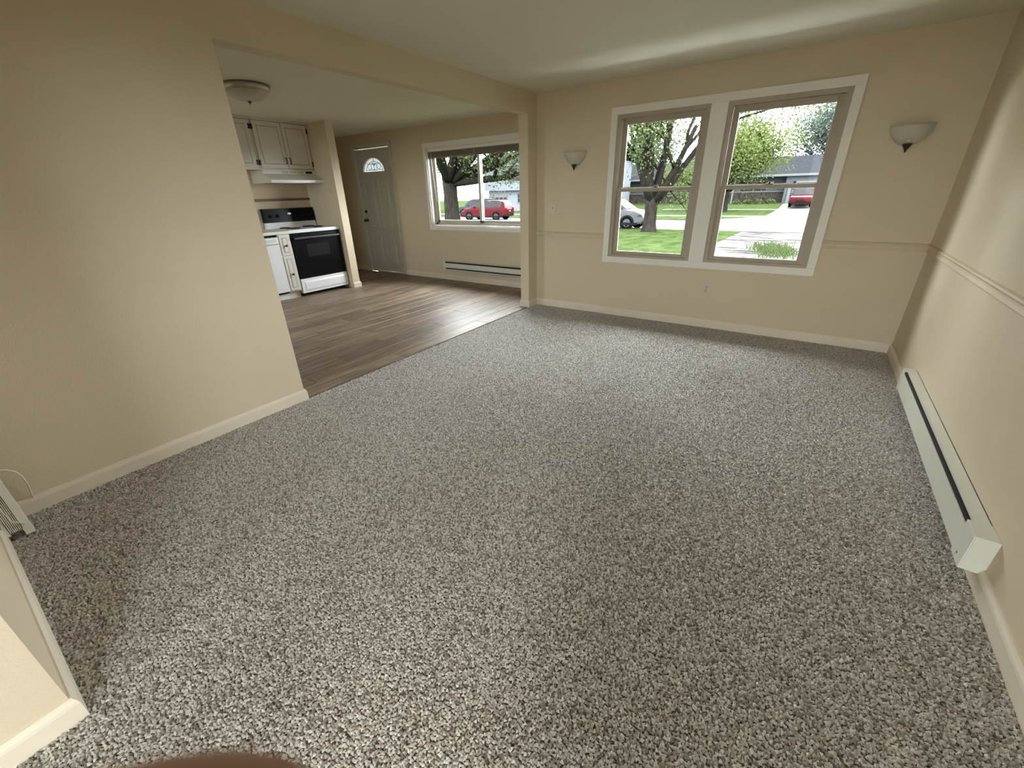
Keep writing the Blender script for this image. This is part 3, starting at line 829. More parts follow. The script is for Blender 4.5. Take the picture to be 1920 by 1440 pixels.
def stove():
    y0, y1 = -1.287, -0.522
    e = thing('kitchen_stove', (XF, (y0 + y1) / 2, 0), 'white electric range with black oven door and black control panel', 'stove')
    xb = KX + 0.005
    box('body', M_ENAMEL, xb, XF - 0.030, y0, y1, 0.05, 0.862, e)
    box('plinth', M_DARKSLOT, xb + 0.05, XF - 0.08, y0 + 0.02, y1 - 0.02, -0.004, 0.05, e)
    top = box('cooktop', M_ENAMEL, xb, XF + 0.012, y0 - 0.006, y1 + 0.006, 0.862, 0.906, e, 0.008)
    for bx, by, r in ((-3.36, -1.09, 0.095), (-3.36, -0.72, 0.075), (-3.60, -1.09, 0.075), (-3.60, -0.72, 0.095)):
        m = MB(); m.lathe([(r + 0.014, 0.9065), (r + 0.012, 0.910), (r, 0.909), (0.02, 0.9062)], (bx, by, 0), 24); pan = m.build('drip_pan', M_CHROME, e)
        pts = []
        for i in range(70):
            a = i * 0.36; rr = 0.018 + (r - 0.02) * i / 69
            pts.append((bx + rr * math.cos(a), by + rr * math.sin(a), 0.915))
        MB().tube(pts, 0.0045, 5).build('burner_coil', M_COIL, pan)
    box('control_strip', M_BLACK, XF - 0.030, XF - 0.006, y0 + 0.004, y1 - 0.004, 0.835, 0.862, e)
    d = box('oven_door', M_BLACK, XF - 0.030, XF + 0.004, y0 + 0.004, y1 - 0.004, 0.250, 0.832, e, 0.005)
    box('oven_window', M_BLACKW, XF + 0.003, XF + 0.0055, -1.085, -0.735, 0.535, 0.705, d, 0.001)
    h = MB().box(XF + 0.026, XF + 0.044, y0 + 0.03, y1 - 0.03, 0.782, 0.806, 0.006)
    for yy in (y0 + 0.06, y1 - 0.08): h.box(XF, XF + 0.03, yy, yy + 0.02, 0.785, 0.803)
    hm = mat('dark_blue_grey_handle', (0.05, 0.055, 0.07), 0.3, 0.05, 10)
    h.build('door_handle', hm, d)
    dr = box('storage_drawer', M_ENAMEL, XF - 0.030, XF + 0.004, y0 + 0.004, y1 - 0.004, 0.045, 0.243, e, 0.005)
    g = MB(); q = 0.004
    a, b, za, zb = y0 + 0.045, y1 - 0.045, 0.075, 0.212
    vs = [(XF + 0.0042, a, za), (XF + 0.0042, b, za), (XF + 0.0042, b, zb), (XF + 0.0042, a, zb), (XF + 0.011, a + 0.02, za + 0.015), (XF + 0.011, b - 0.02, za + 0.015), (XF + 0.011, b - 0.02, zb - 0.022), (XF + 0.011, a + 0.02, zb - 0.022)]
    g.add(vs, [(4, 5, 6, 7), (0, 1, 5, 4), (1, 2, 6, 5), (2, 3, 7, 6), (3, 0, 4, 7)]); g.build('drawer_panel', M_ENAMEL, dr)
    # back guard
    pr = [(xb, 0.906), (xb + 0.075, 0.906), (xb + 0.075, 0.99), (xb, 0.99)]
    MB().prism(pr, lambda p, t: (p[0], t, p[1]), y0 + 0.004, y1 - 0.004).build('splash_panel', M_ENAMEL, e)
    pr = [(xb, 0.985), (xb + 0.082, 0.985), (xb + 0.060, 1.165), (xb, 1.172)]
    bgd = MB().prism(pr, lambda p, t: (p[0], t, p[1]), y0, y1).build('back_guard', M_BLACK, e)
    m = MB().box(xb + 0.066, xb + 0.074, -0.935, -0.890, 1.085, 1.108); m.build('clock_display', M_CLOCK, bgd)
    for yy in (-1.20, -1.10, -0.72, -0.62):
        m = MB(); m.lathe([(0.021, 0.0), (0.019, 0.020), (0.0, 0.022)], (xb + 0.070, yy, 1.07), 14, axis='x'); m.build('control_knob', M_BLACK, bgd)
stove()

def base_cabinet():
    y0, y1 = -1.462, -1.294
    e = thing('base_cabinet', (XF, (y0 + y1) / 2, 0), 'narrow white base cabinet with one drawer and one door beside the stove', 'cabinet')
    box('carcass', M_CAB, KX, XF - 0.02, y0, y1, 0.10, 0.862, e)
    box('face_frame', M_CAB, XF - 0.02, XF - 0.006, y0, y1, 0.10, 0.862, e)
    box('toe_kick', M_CAB, XF - 0.08, XF - 0.06, y0, y1, -0.004, 0.10, e)
    for nm, za, zb, kz in (('drawer_front', 0.592, 0.850, 0.715), ('cabinet_door', 0.118, 0.576, 0.338)):
        d = raised_door(nm, e, XF + 0.012, y0 + 0.008, y1 - 0.022, za, zb, 0.032)
        m = MB(); m.lathe([(0.0, 0.030), (0.012, 0.028), (0.016, 0.020), (0.013, 0.012), (0.006, 0.006), (0.008, 0.0)], (XF + 0.012, (y0 + y1) / 2 - 0.004, kz), 14, axis='x'); m.build('knob', M_BRONZE, d)
base_cabinet()

def dishwasher():
    y0, y1 = -2.068, -1.466
    e = thing('dishwasher', (XF, (y0 + y1) / 2, 0), 'white dishwasher next to the narrow cabinet', 'dishwasher')
    box('tub_body', M_DARKSLOT, KX + 0.03, XF - 0.032, y0 + 0.004, y1 - 0.004, 0.08, 0.858, e)
    box('door_panel', M_ENAMEL, XF - 0.032, XF + 0.012, y0 + 0.004, y1 - 0.003, 0.112, 0.742, e, 0.004)
    cp = box('control_panel', M_ENAMEL, XF - 0.032, XF + 0.020, y0 + 0.004, y1 - 0.003, 0.748, 0.832, e, 0.006)
    box('latch', M_BLACK, XF + 0.018, XF + 0.030, -1.685, -1.655, 0.770, 0.805, cp, 0.003)
    box('button_strip', M_HEAT, XF + 0.0195, XF + 0.0215, -1.640, -1.500, 0.775, 0.806, cp)
    box('toe_panel', M_ENAMEL, XF - 0.06, XF - 0.045, y0 + 0.004, y1 - 0.003, 0.0, 0.104, e, 0.002)
dishwasher()
ct = thing('countertop', (KX, -1.9, 0.865), 'pale laminate countertop over the dishwasher ending at the stove', 'countertop')
box('counter_slab', M_COUNTER, KX, XF + 0.022, -2.60, -1.296, 0.864, 0.902, ct, 0.005)
box('backsplash', M_COUNTER, KX, KX + 0.02, -2.60, -1.296, 0.902, 1.0, ct, 0.003)

# flush ceiling lamp in the kitchen
def ceiling_lamp():
    c = (-1.83, -2.09, 0)
    e = thing('ceiling_lamp', (c[0], c[1], H), 'flush kitchen ceiling lamp with nickel ring and glass bowl', 'ceiling lamp')
    MB().lathe([(0.0, H - 0.001), (0.186, H - 0.001), (0.195, H - 0.010), (0.195, H - 0.030), (0.184, H - 0.048), (0.174, H - 0.052), (0.160, H - 0.050)], c, 36).build('ring', M_NICKEL, e)
    prof = [(0.174 * math.cos(t * math.pi / 2) ** 0.9 if t < 1 else 0.0, H - 0.046 - 0.082 * math.sin(t * math.pi / 2)) for t in [i / 10 for i in range(11)]]
    MB().lathe(prof, c, 36).build('glass_bowl', M_ALAB, e)
    MB().lathe([(0.0, H - 0.152), (0.005, H - 0.148), (0.006, H - 0.140), (0.016, H - 0.134), (0.018, H - 0.126), (0.0, H - 0.122)], c, 14).build('finial', M_BRONZE, e)
ceiling_lamp()

# ------------------------------------------------------------------ folded blind leaning in the corner, and the cables
def leaning_rail():
    e = thing('window_blind', (0.19, -4.585, 0), 'white folded blind leaning upright in the corner by the near wall', 'window blind')
    p0 = Vector((0.175, -4.585, 0.002)); p1 = Vector((0.035, -4.600, 1.15))
    d = (p1 - p0).normalized(); s = Vector((0, 1, 0)) - d * d.y; s.normalize(); n = d.cross(s)
    Lh = (p1 - p0).length
    def slab(nm, a0, a1, b0, b1, l0, l1, m, par=e):
        mb = MB()
        vs = [p0 + s * a + n * b + d * l for l in (l0, l1) for a, b in ((a0, b0), (a1, b0), (a1, b1), (a0, b1))]
        mb.add(vs, [(3, 2, 1, 0), (4, 5, 6, 7), (0, 1, 5, 4), (1, 2, 6, 5), (2, 3, 7, 6), (3, 0, 4, 7)])
        return mb.build(nm, m, par)
    hr = slab('head_rail', 0.004, 0.028, -0.026, 0.026, 0.0, Lh, M_WHITEPL)
    slab('end_cap', 0.002, 0.030, -0.028, 0.028, 0.0, 0.035, M_WHITEPL, hr)
    for k in range(7):
        slab('slat', -0.002 - k * 0.0052, 0.001 - k * 0.0052, -0.022, 0.024, 0.03, Lh - 0.03, M_WHITEPL)
    slab('bottom_rail', -0.048, -0.036, -0.020, 0.022, 0.02, Lh - 0.02, M_WHITEPL)
    MB().tube([p0 + s * -0.02 + n * -0.03 + d * 0.35, p0 + s * -0.025 + n * -0.040 + d * 0.2, p0 + s * -0.01 + n * -0.036 + d * 0.08, p0 + s * 0.02 + n * -0.03 + d * 0.05], 0.0025, 6).build('lift_cord', M_CABLE, e)
leaning_rail()
cb = MB().tube([(0.010, -4.512, 0.070), (0.016, -4.508, 0.10), (0.022, -4.503, 0.15), (0.030, -4.505, 0.195), (0.034, -4.515, 0.228), (0.034, -4.535, 0.250), (0.036, -4.560, 0.262), (0.03, -4.600, 0.262), (0.016, -4.630, 0.24), (0.012, -4.648, 0.20)], 0.0032, 8)
tag(cb.build('wall_cable', M_CABLE), 'thin ivory cable looping up from the baseboard in the corner', 'cable')

# ------------------------------------------------------------------ outdoors: ground
def stained_concrete():
    m = bpy.data.materials.new('stained_driveway_concrete'); t, b = nodes_of(m)
    tc = new_node(t, 'ShaderNodeTexCoord'); mp = new_node(t, 'ShaderNodeMapping'); mp.inputs['Scale'].default_value = (0.8, 1.5, 1)
    t.links.new(tc.outputs['Object'], mp.inputs['Vector'])
    nz = new_node(t, 'ShaderNodeTexNoise', Scale=1.1, Detail=7.0, Roughness=0.68)
    t.links.new(mp.outputs[0], nz.inputs['Vector'])
    r = ramp(t, [(0.39, (0.017, 0.0165, 0.015)), (0.46, (0.033, 0.032, 0.030)), (0.55, (0.085, 0.083, 0.078))])
    t.links.new(nz.outputs['Fac'], r.inputs['Fac']); t.links.new(r.outputs['Color'], b.inputs['Base Color'])
    b.inputs['Roughness'].default_value = 0.95; b.inputs['Specular IOR Level'].default_value = 0.0
    return m
M_DRIVE = stained_concrete()
def gz(y):
    pts = [(-60, -0.36), (1, -0.36), (19.5, -0.70), (31, -0.92), (40, -0.98), (48, -0.93), (56, -0.52), (140, -0.4)]
    for (a, za), (b, zb) in zip(pts, pts[1:]):
        if y <= b: return za + (zb - za) * (y - a) / (b - a)
    return pts[-1][1]
def strip(name, material, poly_y, xl, xr, dz=0.0, label=None, th=0.10):
    """ground strip following the slope; xl / xr are functions of y"""
    mb = MB(); vs = []; fs = []
    for y in poly_y:
        a, b = xl(y), xr(y)
        vs += [(a, y, gz(y) + dz), (b, y, gz(y) + dz), (b, y, gz(y) + dz - th), (a, y, gz(y) + dz - th)]
    for i in range(len(poly_y) - 1):
        for k in range(4): fs.append((i * 4 + k, i * 4 + (k + 1) % 4, i * 4 + 4 + (k + 1) % 4, i * 4 + 4 + k))
    fs += [(0, 1, 2, 3), tuple(len(vs) - 4 + k for k in range(4))]
    mb.add(vs, fs)
    o = mb.build(name, material, kind=ST)
    if label: o['label'] = label
    return o
K = lambda v: (lambda y: v)
strip('lawn', M_GRASS, [0.9, 5, 10, 14, 19.3], K(-70), K(-0.16), 0.02, 'mown front lawn between the house and the street')
strip('lawn', M_GRASS, [0.9, 5, 10, 14, 19.3], K(5.2), K(60), 0.02, 'mown lawn on the far side of the driveway')
strip('lawn', M_GRASS, [-60, -30, -8.0], K(-60), K(60), 0.0, 'back lawn behind the patio door')
strip('lawn', M_GRASS, [-8.0, -4.8], K(-60), K(-0.3), 0.0, 'back lawn behind the kitchen')
strip('lawn', M_GRASS, [-8.0, 0.9], K(3.7), K(60), 0.0, 'side lawn beyond the heater wall')
M_BOUNCE = mat('bounce_concrete', (0.34, 0.33, 0.31), 0.9, 0.08, 1.0)  # pale concrete of the unseen slabs that reflect daylight indoors
strip('patio_bounce_slab', M_BOUNCE, [-13, -10, -7.96], K(-1.5), K(6.0), 0.10, 'unseen concrete slab added outside the glass door to bounce light indoors')  # unseen slab, added to throw light up through the glass door
strip('side_bounce_pad', M_BOUNCE, [-9, -4, 0.88], K(3.66), K(7.5), 0.06, 'unseen concrete pad added along the side of the house to bounce light indoors')  # unseen pad, added to bounce daylight onto ceiling and upper walls
strip('driveway', M_DRIVE, [0.9, 5, 10, 14, 19.35], K(-0.16), K(5.2), 0.0, 'pale concrete driveway with cracks leading to the street')
strip('kerb', M_KERB, [19.3, 19.5], K(-70), K(60), 0.015, 'concrete kerb along the near side of the street')
strip('street', M_STREET, [19.5, 23, 27, 30.4], K(-90), K(70), -0.02, 'wide pale worn street')
strip('kerb', M_KERB, [30.4, 30.6], K(-90), K(70), 0.04, 'concrete kerb along the far side of the street')
strip('lawn', M_GRASS, [30.6, 33, 35.5], K(-90), K(70), 0.03, 'grass verge between the street and the sidewalk')
strip('sidewalk', M_CONC, [35.5, 36.9], K(-90), K(70), 0.04, 'narrow concrete sidewalk across the street')
strip('lawn', M_GRASS, [36.9, 40, 44, 48, 52, 56, 62, 90], K(-90), K(70), 0.03, 'lawn in front of the houses across the street')
strip('driveway', M_CONC, [30.2, 32, 34, 36, 40, 44, 48, 52, 57], lambda y: -0.75 - max(0, (36 - y)) * 0.45, lambda y: 5.0 + max(0, (36 - y)) * 0.45, 0.055, 'neighbour driveway with the red pickup truck')
strip('footpath', M_CONC, [47, 48], K(-12), K(-0.7), 0.055, 'curved path to the white house door')
# joints and cracks of the near driveway
for yy in (8.2, 11.3, 14.6, 17.8):
    strip('driveway_joint', M_JOINT, [yy, yy + 0.07], K(-0.10), K(5.1), 0.006, th=0.02)
for (xa, ya, xb, yb) in ((0.2, 13.2, 1.5, 13.5), (0.9, 12.3, 3.6, 12.0), (1.9, 11.8, 3.9, 12.6), (2.1, 10.4, 3.6, 10.1), (1.2, 15.7, 3.4, 15.5)):
    mb = MB(); n = 14; vs = []; fs = []
    for i in range(n):
        t = i / (n - 1); w = 0.05 * math.sin(math.pi * t) + 0.012
        px = xa + (xb - xa) * t; py = ya + (yb - ya) * t + random.uniform(-0.07, 0.07)
        vs += [(px, py - w, gz(py - w) + 0.004), (px, py + w, gz(py + w) + 0.004), (px, py, gz(py) - 0.02)]
        if i: b = (i - 1) * 3; fs += [(b, b + 3, b + 4, b + 1), (b + 1, b + 4, b + 5, b + 2), (b + 2, b + 5, b + 3, b)]
    mb.add(vs, fs); tag(mb.build('driveway_crack', M_SOIL, kind=ST))

# ------------------------------------------------------------------ leaves, grass clumps
def leaf_cloud(name, centres, sizes, material, parent, off, tone=None, droop=0.3):
    """a mesh of small pointed leaves (two triangles each)"""
    n = len(centres)
    P = np.asarray(centres) - np.asarray(off)
    a = RNG.normal(size=(n, 3)); a[:, 2] -= droop; a /= np.linalg.norm(a, axis=1)[:, None]
    b = np.cross(a, RNG.normal(size=(n, 3))); b /= np.linalg.norm(b, axis=1)[:, None]
    s = np.asarray(sizes)[:, None]
    V = np.stack([P, P + a * s * 0.5 + b * s * 0.32, P + a * s, P + a * s * 0.5 - b * s * 0.32], 1)
    me = bpy.data.meshes.new(name)
    me.vertices.add(n * 4); me.vertices.foreach_set('co', V.reshape(-1))
    i = np.arange(n) * 4
    Fc = np.stack([i, i + 1, i + 2, i + 3], 1)
    me.loops.add(n * 4); me.loops.foreach_set('vertex_index', Fc.reshape(-1).astype(np.int32))
    me.polygons.add(n); me.polygons.foreach_set('loop_start', (np.arange(n) * 4).astype(np.int32)); me.polygons.foreach_set('loop_total', np.full(n, 4, np.int32))
    me.update()
    if tone is None: tone = RNG.uniform(0, 1, n)
    at = me.attributes.new('tone', 'FLOAT', 'POINT'); at.data.foreach_set('value', np.repeat(tone, 4).astype(np.float32))
    me.materials.append(material)
    o = bpy.data.objects.new(name, me); COL.objects.link(o); o.parent = parent; o['kind'] = 'stuff'
    return o

def tree(name, base, fork_h, r0, limbs, n_leaf, leaf, material, label, crown, group=None, sub=3, trunk_lean=(0, 0)):
    """limbs: (azimuth deg, elevation deg, length); crown: leaf spread around twig ends"""
    e = thing(name, base, label, 'tree', group)
    B = Vector(base)
    top = B + Vector((trunk_lean[0], trunk_lean[1], fork_h))
    mb = MB()
    mb.tube([B + Vector((0, 0, -0.15)), B + Vector((0, 0, 0.08)), B.lerp(top, 0.25), B.lerp(top, 0.6), top, top + Vector((0, 0, 0.25))], [r0 * 1.5, r0 * 1.25, r0 * 1.02, r0 * 0.95, r0 * 1.05, r0 * 0.6], 14)
    mb.build('trunk', M_BARK, e)
    ends = []
    rnd = random.Random(len(label))
    for az, el, ln in limbs:
        a, q = math.radians(az), math.radians(el)
        d = Vector((math.cos(a) * math.cos(q), math.sin(a) * math.cos(q), math.sin(q)))
        m2 = MB()
        def grow(p, d, ln, r, depth):
            pts = [p]; rr = [r]; dd = d.copy(); seg = 4
            for i in range(seg):
                dd = (dd + Vector((rnd.gauss(0, .10), rnd.gauss(0, .10), rnd.gauss(0.04, .08)))).normalized()
                p = p + dd * ln / seg; pts.append(p); rr.append(r * (1 - 0.5 * (i + 1) / seg))
                if depth <= 1: ends.append((p, ln * 0.4))
            m2.tube(pts, rr, 7 if depth > 1 else 5)
            if depth > 0:
                for k in range(3 if depth > 1 else 3):
                    j = rnd.choice([2, 3, 4, 4])
                    nd = (dd + Vector((rnd.gauss(0, .55), rnd.gauss(0, .55), rnd.gauss(0.12, .35)))).normalized()
                    grow(pts[j], nd, ln * rnd.uniform(0.5, 0.72), rr[j] * 0.75, depth - 1)
        grow(B.lerp(top, 0.80) + d * r0 * 0.2, d, ln + 0.2 * fork_h, r0 * 0.60, sub - 1)
        m2.build('branch', M_BARK, e)
    E = np.array([list(p) for p, _ in ends])
    pick = RNG.integers(0, len(E), n_leaf)
    C = E[pick] + RNG.normal(0, crown, (n_leaf, 3))
    rel = C - np.array(list(B)); ok = ~((np.hypot(rel[:, 0], rel[:, 1]) < 1.3) & (rel[:, 2] < fork_h + 0.9)) & (rel[:, 2] > 0.8)
    C = C[ok]; n_leaf = len(C)
    tone = np.clip(0.45 + 0.35 * RNG.normal(size=n_leaf) * 0.6 + (C[:, 2] - C[:, 2].mean()) * 0.05, 0, 1)
    leaf_cloud('foliage', C, RNG.uniform(0.7, 1.3, n_leaf) * leaf, material, e, B, tone)
    return e

T1 = (-4.08, 17.45, gz(17.45) + 0.02)
tree('street_tree', T1, 1.45, 0.30, [(95, 80, 3.6), (60, 76, 3.4), (20, 48, 3.6), (350, 55, 3.4), (170, 50, 3.3), (195, 62, 3.2), (270, 62, 3.0), (130, 58, 3.0), (235, 70, 3.3)],
     21000, 0.115, M_LEAF, 'leafy street tree standing on the lawn beside the white car', 0.42)
T2 = (-16.72, 17.0, gz(17.0) + 0.02)
tree('street_tree', T2, 3.2, 0.46, [(100, 74, 3.4), (175, 62, 3.4), (10, 42, 3.6), (330, 36, 3.4), (250, 66, 3.0), (40, 60, 3.2), (355, 18, 2.8), (300, 28, 3.0), (0, 22, 4.0), (350, 34, 4.2), (12, 8, 3.4), (25, 14, 3.8)],
     20000, 0.14, M_LEAF, 'thick trunked street tree in front of the red car', 0.45)

# ------------------------------------------------------------------ vehicles
def car(name, loc, rotz, paint, label, L=4.5, Wd=1.82, Ht=1.66, kind='suv', rim=True):
    """x forward. Lofted body, glass band, wheels with rims, lamps, bumper trim"""
    e = thing(name, loc, label, 'truck' if kind == 'pickup' else 'car')
    e.rotation_euler = (0, 0, rotz)
    w = Wd / 2; h = L / 2
    if kind == 'suv':
        st = [(-h, .42, .60, .86, .86), (-h + .06, .34, .72, 1.02, 1.02), (-h + .30, .27, .80, 1.05, Ht - .10), (-h + .75, .24, .84, 1.03, Ht - .01), (-.3, .24, .86, 1.00, Ht), (.45, .24, .86, .99, Ht - .06), (1.22, .25, .84, .98, 1.02), (h - .45, .26, .80, .92, .94), (h - .12, .30, .66, .78, .80), (h, .42, .55, .62, .63)]
        glass = [(-h + .36, Ht - .20), (-h + .80, Ht - .10), (-.3, Ht - .09), (.45, Ht - .14), (1.05, 1.08)]
    else:
        st = [(-h, .50, .70, 1.00, 1.00), (-h + .05, .42, .80, 1.06, 1.06), (-.62, .36, .84, 1.06, 1.07), (-.60, .36, .84, 1.06, Ht - .03), (-.1, .36, .86, 1.06, Ht), (.55, .36, .86, 1.06, Ht - .05), (1.10, .36, .86, 1.06, 1.10), (h - .30, .38, .86, 1.02, 1.05), (h - .06, .40, .80, .94, .96), (h, .50, .66, .80, .82)]
        glass = [(-.55, Ht - .12), (-.1, Ht - .10), (.55, Ht - .14), (.95, 1.16)]
    vs = []; fs = []; n = 10
    for x, zb, zm, zbelt, zr in st:
        nar = 1.0 - 0.10 * max(0, (abs(x) - h * 0.72) / (h * 0.28))
        wt = w * nar; wr = wt * (0.80 if zr > zbelt + 0.15 else 0.93)
        half = [(wt * .92, zb), (wt, zb + .10), (wt, zm), (wt * .985, zbelt), (wr, zr - .04 if zr > zbelt + .1 else zr - .01)]
        row = [(x, -y, z) for y, z in half] + [(x, y * .99, z + .0) for y, z in half[::-1]]
        row[4] = (x, -wr, half[4][1]); row[5] = (x, wr, half[4][1])
        vs += row
    for i in range(len(st) - 1):
        for k in range(n): fs.append((i * n + k, i * n + (k + 1) % n, (i + 1) * n + (k + 1) % n, (i + 1) * n + k))
    fs += [tuple(range(n)), tuple(range((len(st) - 1) * n, len(st) * n))]
    mb = MB(); mb.add(vs, fs, False)
    body = mb.build('body', paint, e, off=(0, 0, 0))
    # side glass
    zg = 1.03 if kind == 'suv' else 1.08
    for s in (-1, 1):
        g = MB(); q = []
        for x, zt in glass: q.append((x, s * (w * 0.80 + (w * 0.985 - w * 0.80) * max(0, (Ht - .04 - zt)) / (Ht - .04 - 1.0) + 0.006), zt))
        low = [(x, s * (w * 0.985 - 0.012), zg) for x, zt in (glass[-1], glass[0])]
        pts = q + low
        g.add(pts, [tuple(range(len(pts)))]); g.build('side_glass', M_CARGLASS, e, off=(0, 0, 0))
    xw0, xw1 = (.50, 1.16) if kind == 'suv' else (.58, 1.04)
    g = MB(); zz0 = Ht - .10; g.add([(xw0, -w * .72, zz0), (xw0, w * .72, zz0), (xw1 + .03, w * .88, 1.05 if kind == 'suv' else 1.12), (xw1 + .03, -w * .88, 1.05 if kind == 'suv' else 1.12)], [(0, 1, 2, 3)])
    for v_i, v_ in enumerate(g.v): g.v[v_i] = (v_[0] + .02, v_[1], v_[2] + .012)
    g.build('windscreen', M_CARGLASS, e, off=(0, 0, 0))
    xr = -h + .12 if kind == 'suv' else -.63
    g = MB(); g.add([(xr + (.10 if kind == 'suv' else -.01), -w * .70, Ht - .18), (xr + (.10 if kind == 'suv' else -.01), w * .70, Ht - .18), (xr - .02, w * .82, 1.10), (xr - .02, -w * .82, 1.10)], [(0, 1, 2, 3)]); g.build('rear_window', M_CARGLASS, e, off=(0, 0, 0))
    # lower cladding, bumpers, lamps, plate
    b = MB()
    for s in (-1, 1): b.box(-h + .25, h - .3, s * w - .015, s * w + .012, .24, .36)
    b.box(-h - .02, -h + .10, -w * .86, w * .86, .30, .52, .02); b.box(h - .12, h + .015, -w * .84, w * .84, .28, .44, .02)
    b.build('bumper_trim', M_CARTRIM, e, off=(0, 0, 0))
    for s in (-1, 1):
        b = MB().box(-h - .012, -h + .14, s * w * .58 if s > 0 else -w * .92, w * .92 if s > 0 else s * w * .58, .82, .98, .015); b.build('tail_lamp', M_LAMPRED, e, off=(0, 0, 0))
        b = MB().box(h - .42, h - .085, s * w * .60 if s > 0 else -w * .95, w * .95 if s > 0 else s * w * .60, .66, .76, .02); b.build('head_lamp', M_LAMPW, e, off=(0, 0, 0))
        b = MB().box(.72, .86, s * w if s > 0 else -w - .15, w + .15 if s > 0 else s * w, 1.0, 1.13, .02); b.build('side_mirror', paint, e, off=(0, 0, 0))
        if kind == 'suv':
            b = MB().tube([(-1.5, s * w * .72, Ht), (-1.4, s * w * .72, Ht + .05), (.3, s * w * .72, Ht + .04), (.4, s * w * .72, Ht - .02)], .018, 6); b.build('roof_rail', M_CARTRIM, e, off=(0, 0, 0))
    MB().box(h - .10, h + .012, -.42, .42, .50, .66, .02).build('grille', M_CARTRIM, e, off=(0, 0, 0))
    MB().box(-h - .015, -h + .02, -.18, .18, .66, .78, .005).build('licence_plate', M_HWHITE, e, off=(0, 0, 0))
    R = .345
    for xx in (-L * .30, L * .302):
        for s in (-1, 1):
            arch = MB(); arch.lathe([(R + .055, -.02), (R + .055, .015), (R - .02, .015)], (xx, 0, R), 20, axis='y')
            arch.v = [(a, s * (w - .005) + s * b_, c_) for a, b_, c_ in arch.v]; arch.build('wheel_arch', M_CARTRIM, e, off=(0, 0, 0))
            t = MB(); t.lathe([(R * .62, -.11), (R * .93, -.11), (R, -.08), (R, .08), (R * .93, .11), (R * .62, .11), (R * .62, -.11)], (xx, s * (w - .10), R), 24, axis='y')
            wh = t.build('wheel', M_TYRE, e, off=(0, 0, 0))
            t = MB(); yo = s * (w - .10) + s * .105
            t.lathe([(R * .63, -.006), (R * .60, .006), (R * .55, -.01)], (xx, yo, R), 24, axis='y'); t.lathe([(0, .004), (.06, .0), (.06, -.02)], (xx, yo, R), 12, axis='y')
            for k in range(5):
                a = 2 * math.pi * k / 5 + .3
                t.add([(xx + math.cos(a + dq) * rr, yo, R + math.sin(a + dq) * rr) for rr, dq in ((.05, -.5), (.05, .5), (R * .6, .17), (R * .6, -.17))], [(0, 1, 2, 3)])
            t.build('wheel_rim', M_RIM, wh, off=(0, 0, 0))
            t = MB(); t.lathe([(0, 0), (R * .62, 0)], (xx, s * (w - .10) + s * .05, R), 20, axis='y'); t.build('brake_disc', M_CARTRIM, wh, off=(0, 0, 0))
    return e
car('parked_car', (-7.18, 19.98, gz(20.0) - 0.01), 0.0, M_CARWHITE, 'white car parked at the kerb behind the street tree', L=4.4, Ht=1.60)
car('parked_car', (-21.65, 27.1, gz(27.3) - 0.02), math.radians(180 + 8), M_CARRED, 'red sport utility car parked across the street', L=4.5, Ht=1.62)
car('parked_car', (-27.6, 33.2, gz(33.5) + 0.03), math.radians(200), M_CARBLUE, 'blue grey car with roof rails partly hidden behind the red car', L=4.5, Ht=1.72)
car('pickup_truck', (1.02, 50.6, gz(50.6) + 0.06), math.radians(-90), M_CARRED, 'red pickup truck parked in front of the garage', L=5.2, Wd=1.95, Ht=1.72, kind='pickup')

# ------------------------------------------------------------------ houses across the street
def gable_roof(mb, x0, x1, y0, y1, ze, zr, o=0.5):
    ym = (y0 + y1) / 2; t = 0.14
    for sgn in (-1, 1):
        ya = y0 - o if sgn < 0 else y1 + o
        vs = [(x0 - o, ya, ze), (x1 + o, ya, ze), (x1 + o, ym, zr), (x0 - o, ym, zr), (x0 - o, ya, ze - t), (x1 + o, ya, ze - t), (x1 + o, ym, zr - t), (x0 - o, ym, zr - t)]
        mb.add(vs, [(0, 1, 2, 3), (7, 6, 5, 4), (0, 1, 5, 4), (1, 2, 6, 5), (2, 3, 7, 6), (3, 0, 4, 7)])
    return mb

def house_window(par, xa, xb, za, zb, y, shutters=False):
    f = MB(); k = 0.09
    f.box(xa - k, xb + k, y - 0.06, y + 0.02, za - k, za); f.box(xa - k, xb + k, y - 0.06, y + 0.02, zb, zb + k); f.box(xa - k, xa, y - 0.06, y + 0.02, za, zb); f.box(xb, xb + k, y - 0.06, y + 0.02, za, zb)
    f.box((xa + xb) / 2 - .03, (xa + xb) / 2 + .03, y - .05, y + .02, za, zb); f.box(xa, xb, y - .045, y + .02, (za + zb) / 2 - .025, (za + zb) / 2 + .025)
    o = f.build('window_frame', M_HWHITE, par)
    box('pane', M_HGLASS, xa, xb, y - 0.02, y + 0.0, za, zb, o)
    if shutters:
        for a in (xa - k - .42, xb + k + .02): box('shutter', M_SIDING, a, a + .40, y - .05, y, za - .05, zb + .05, par)

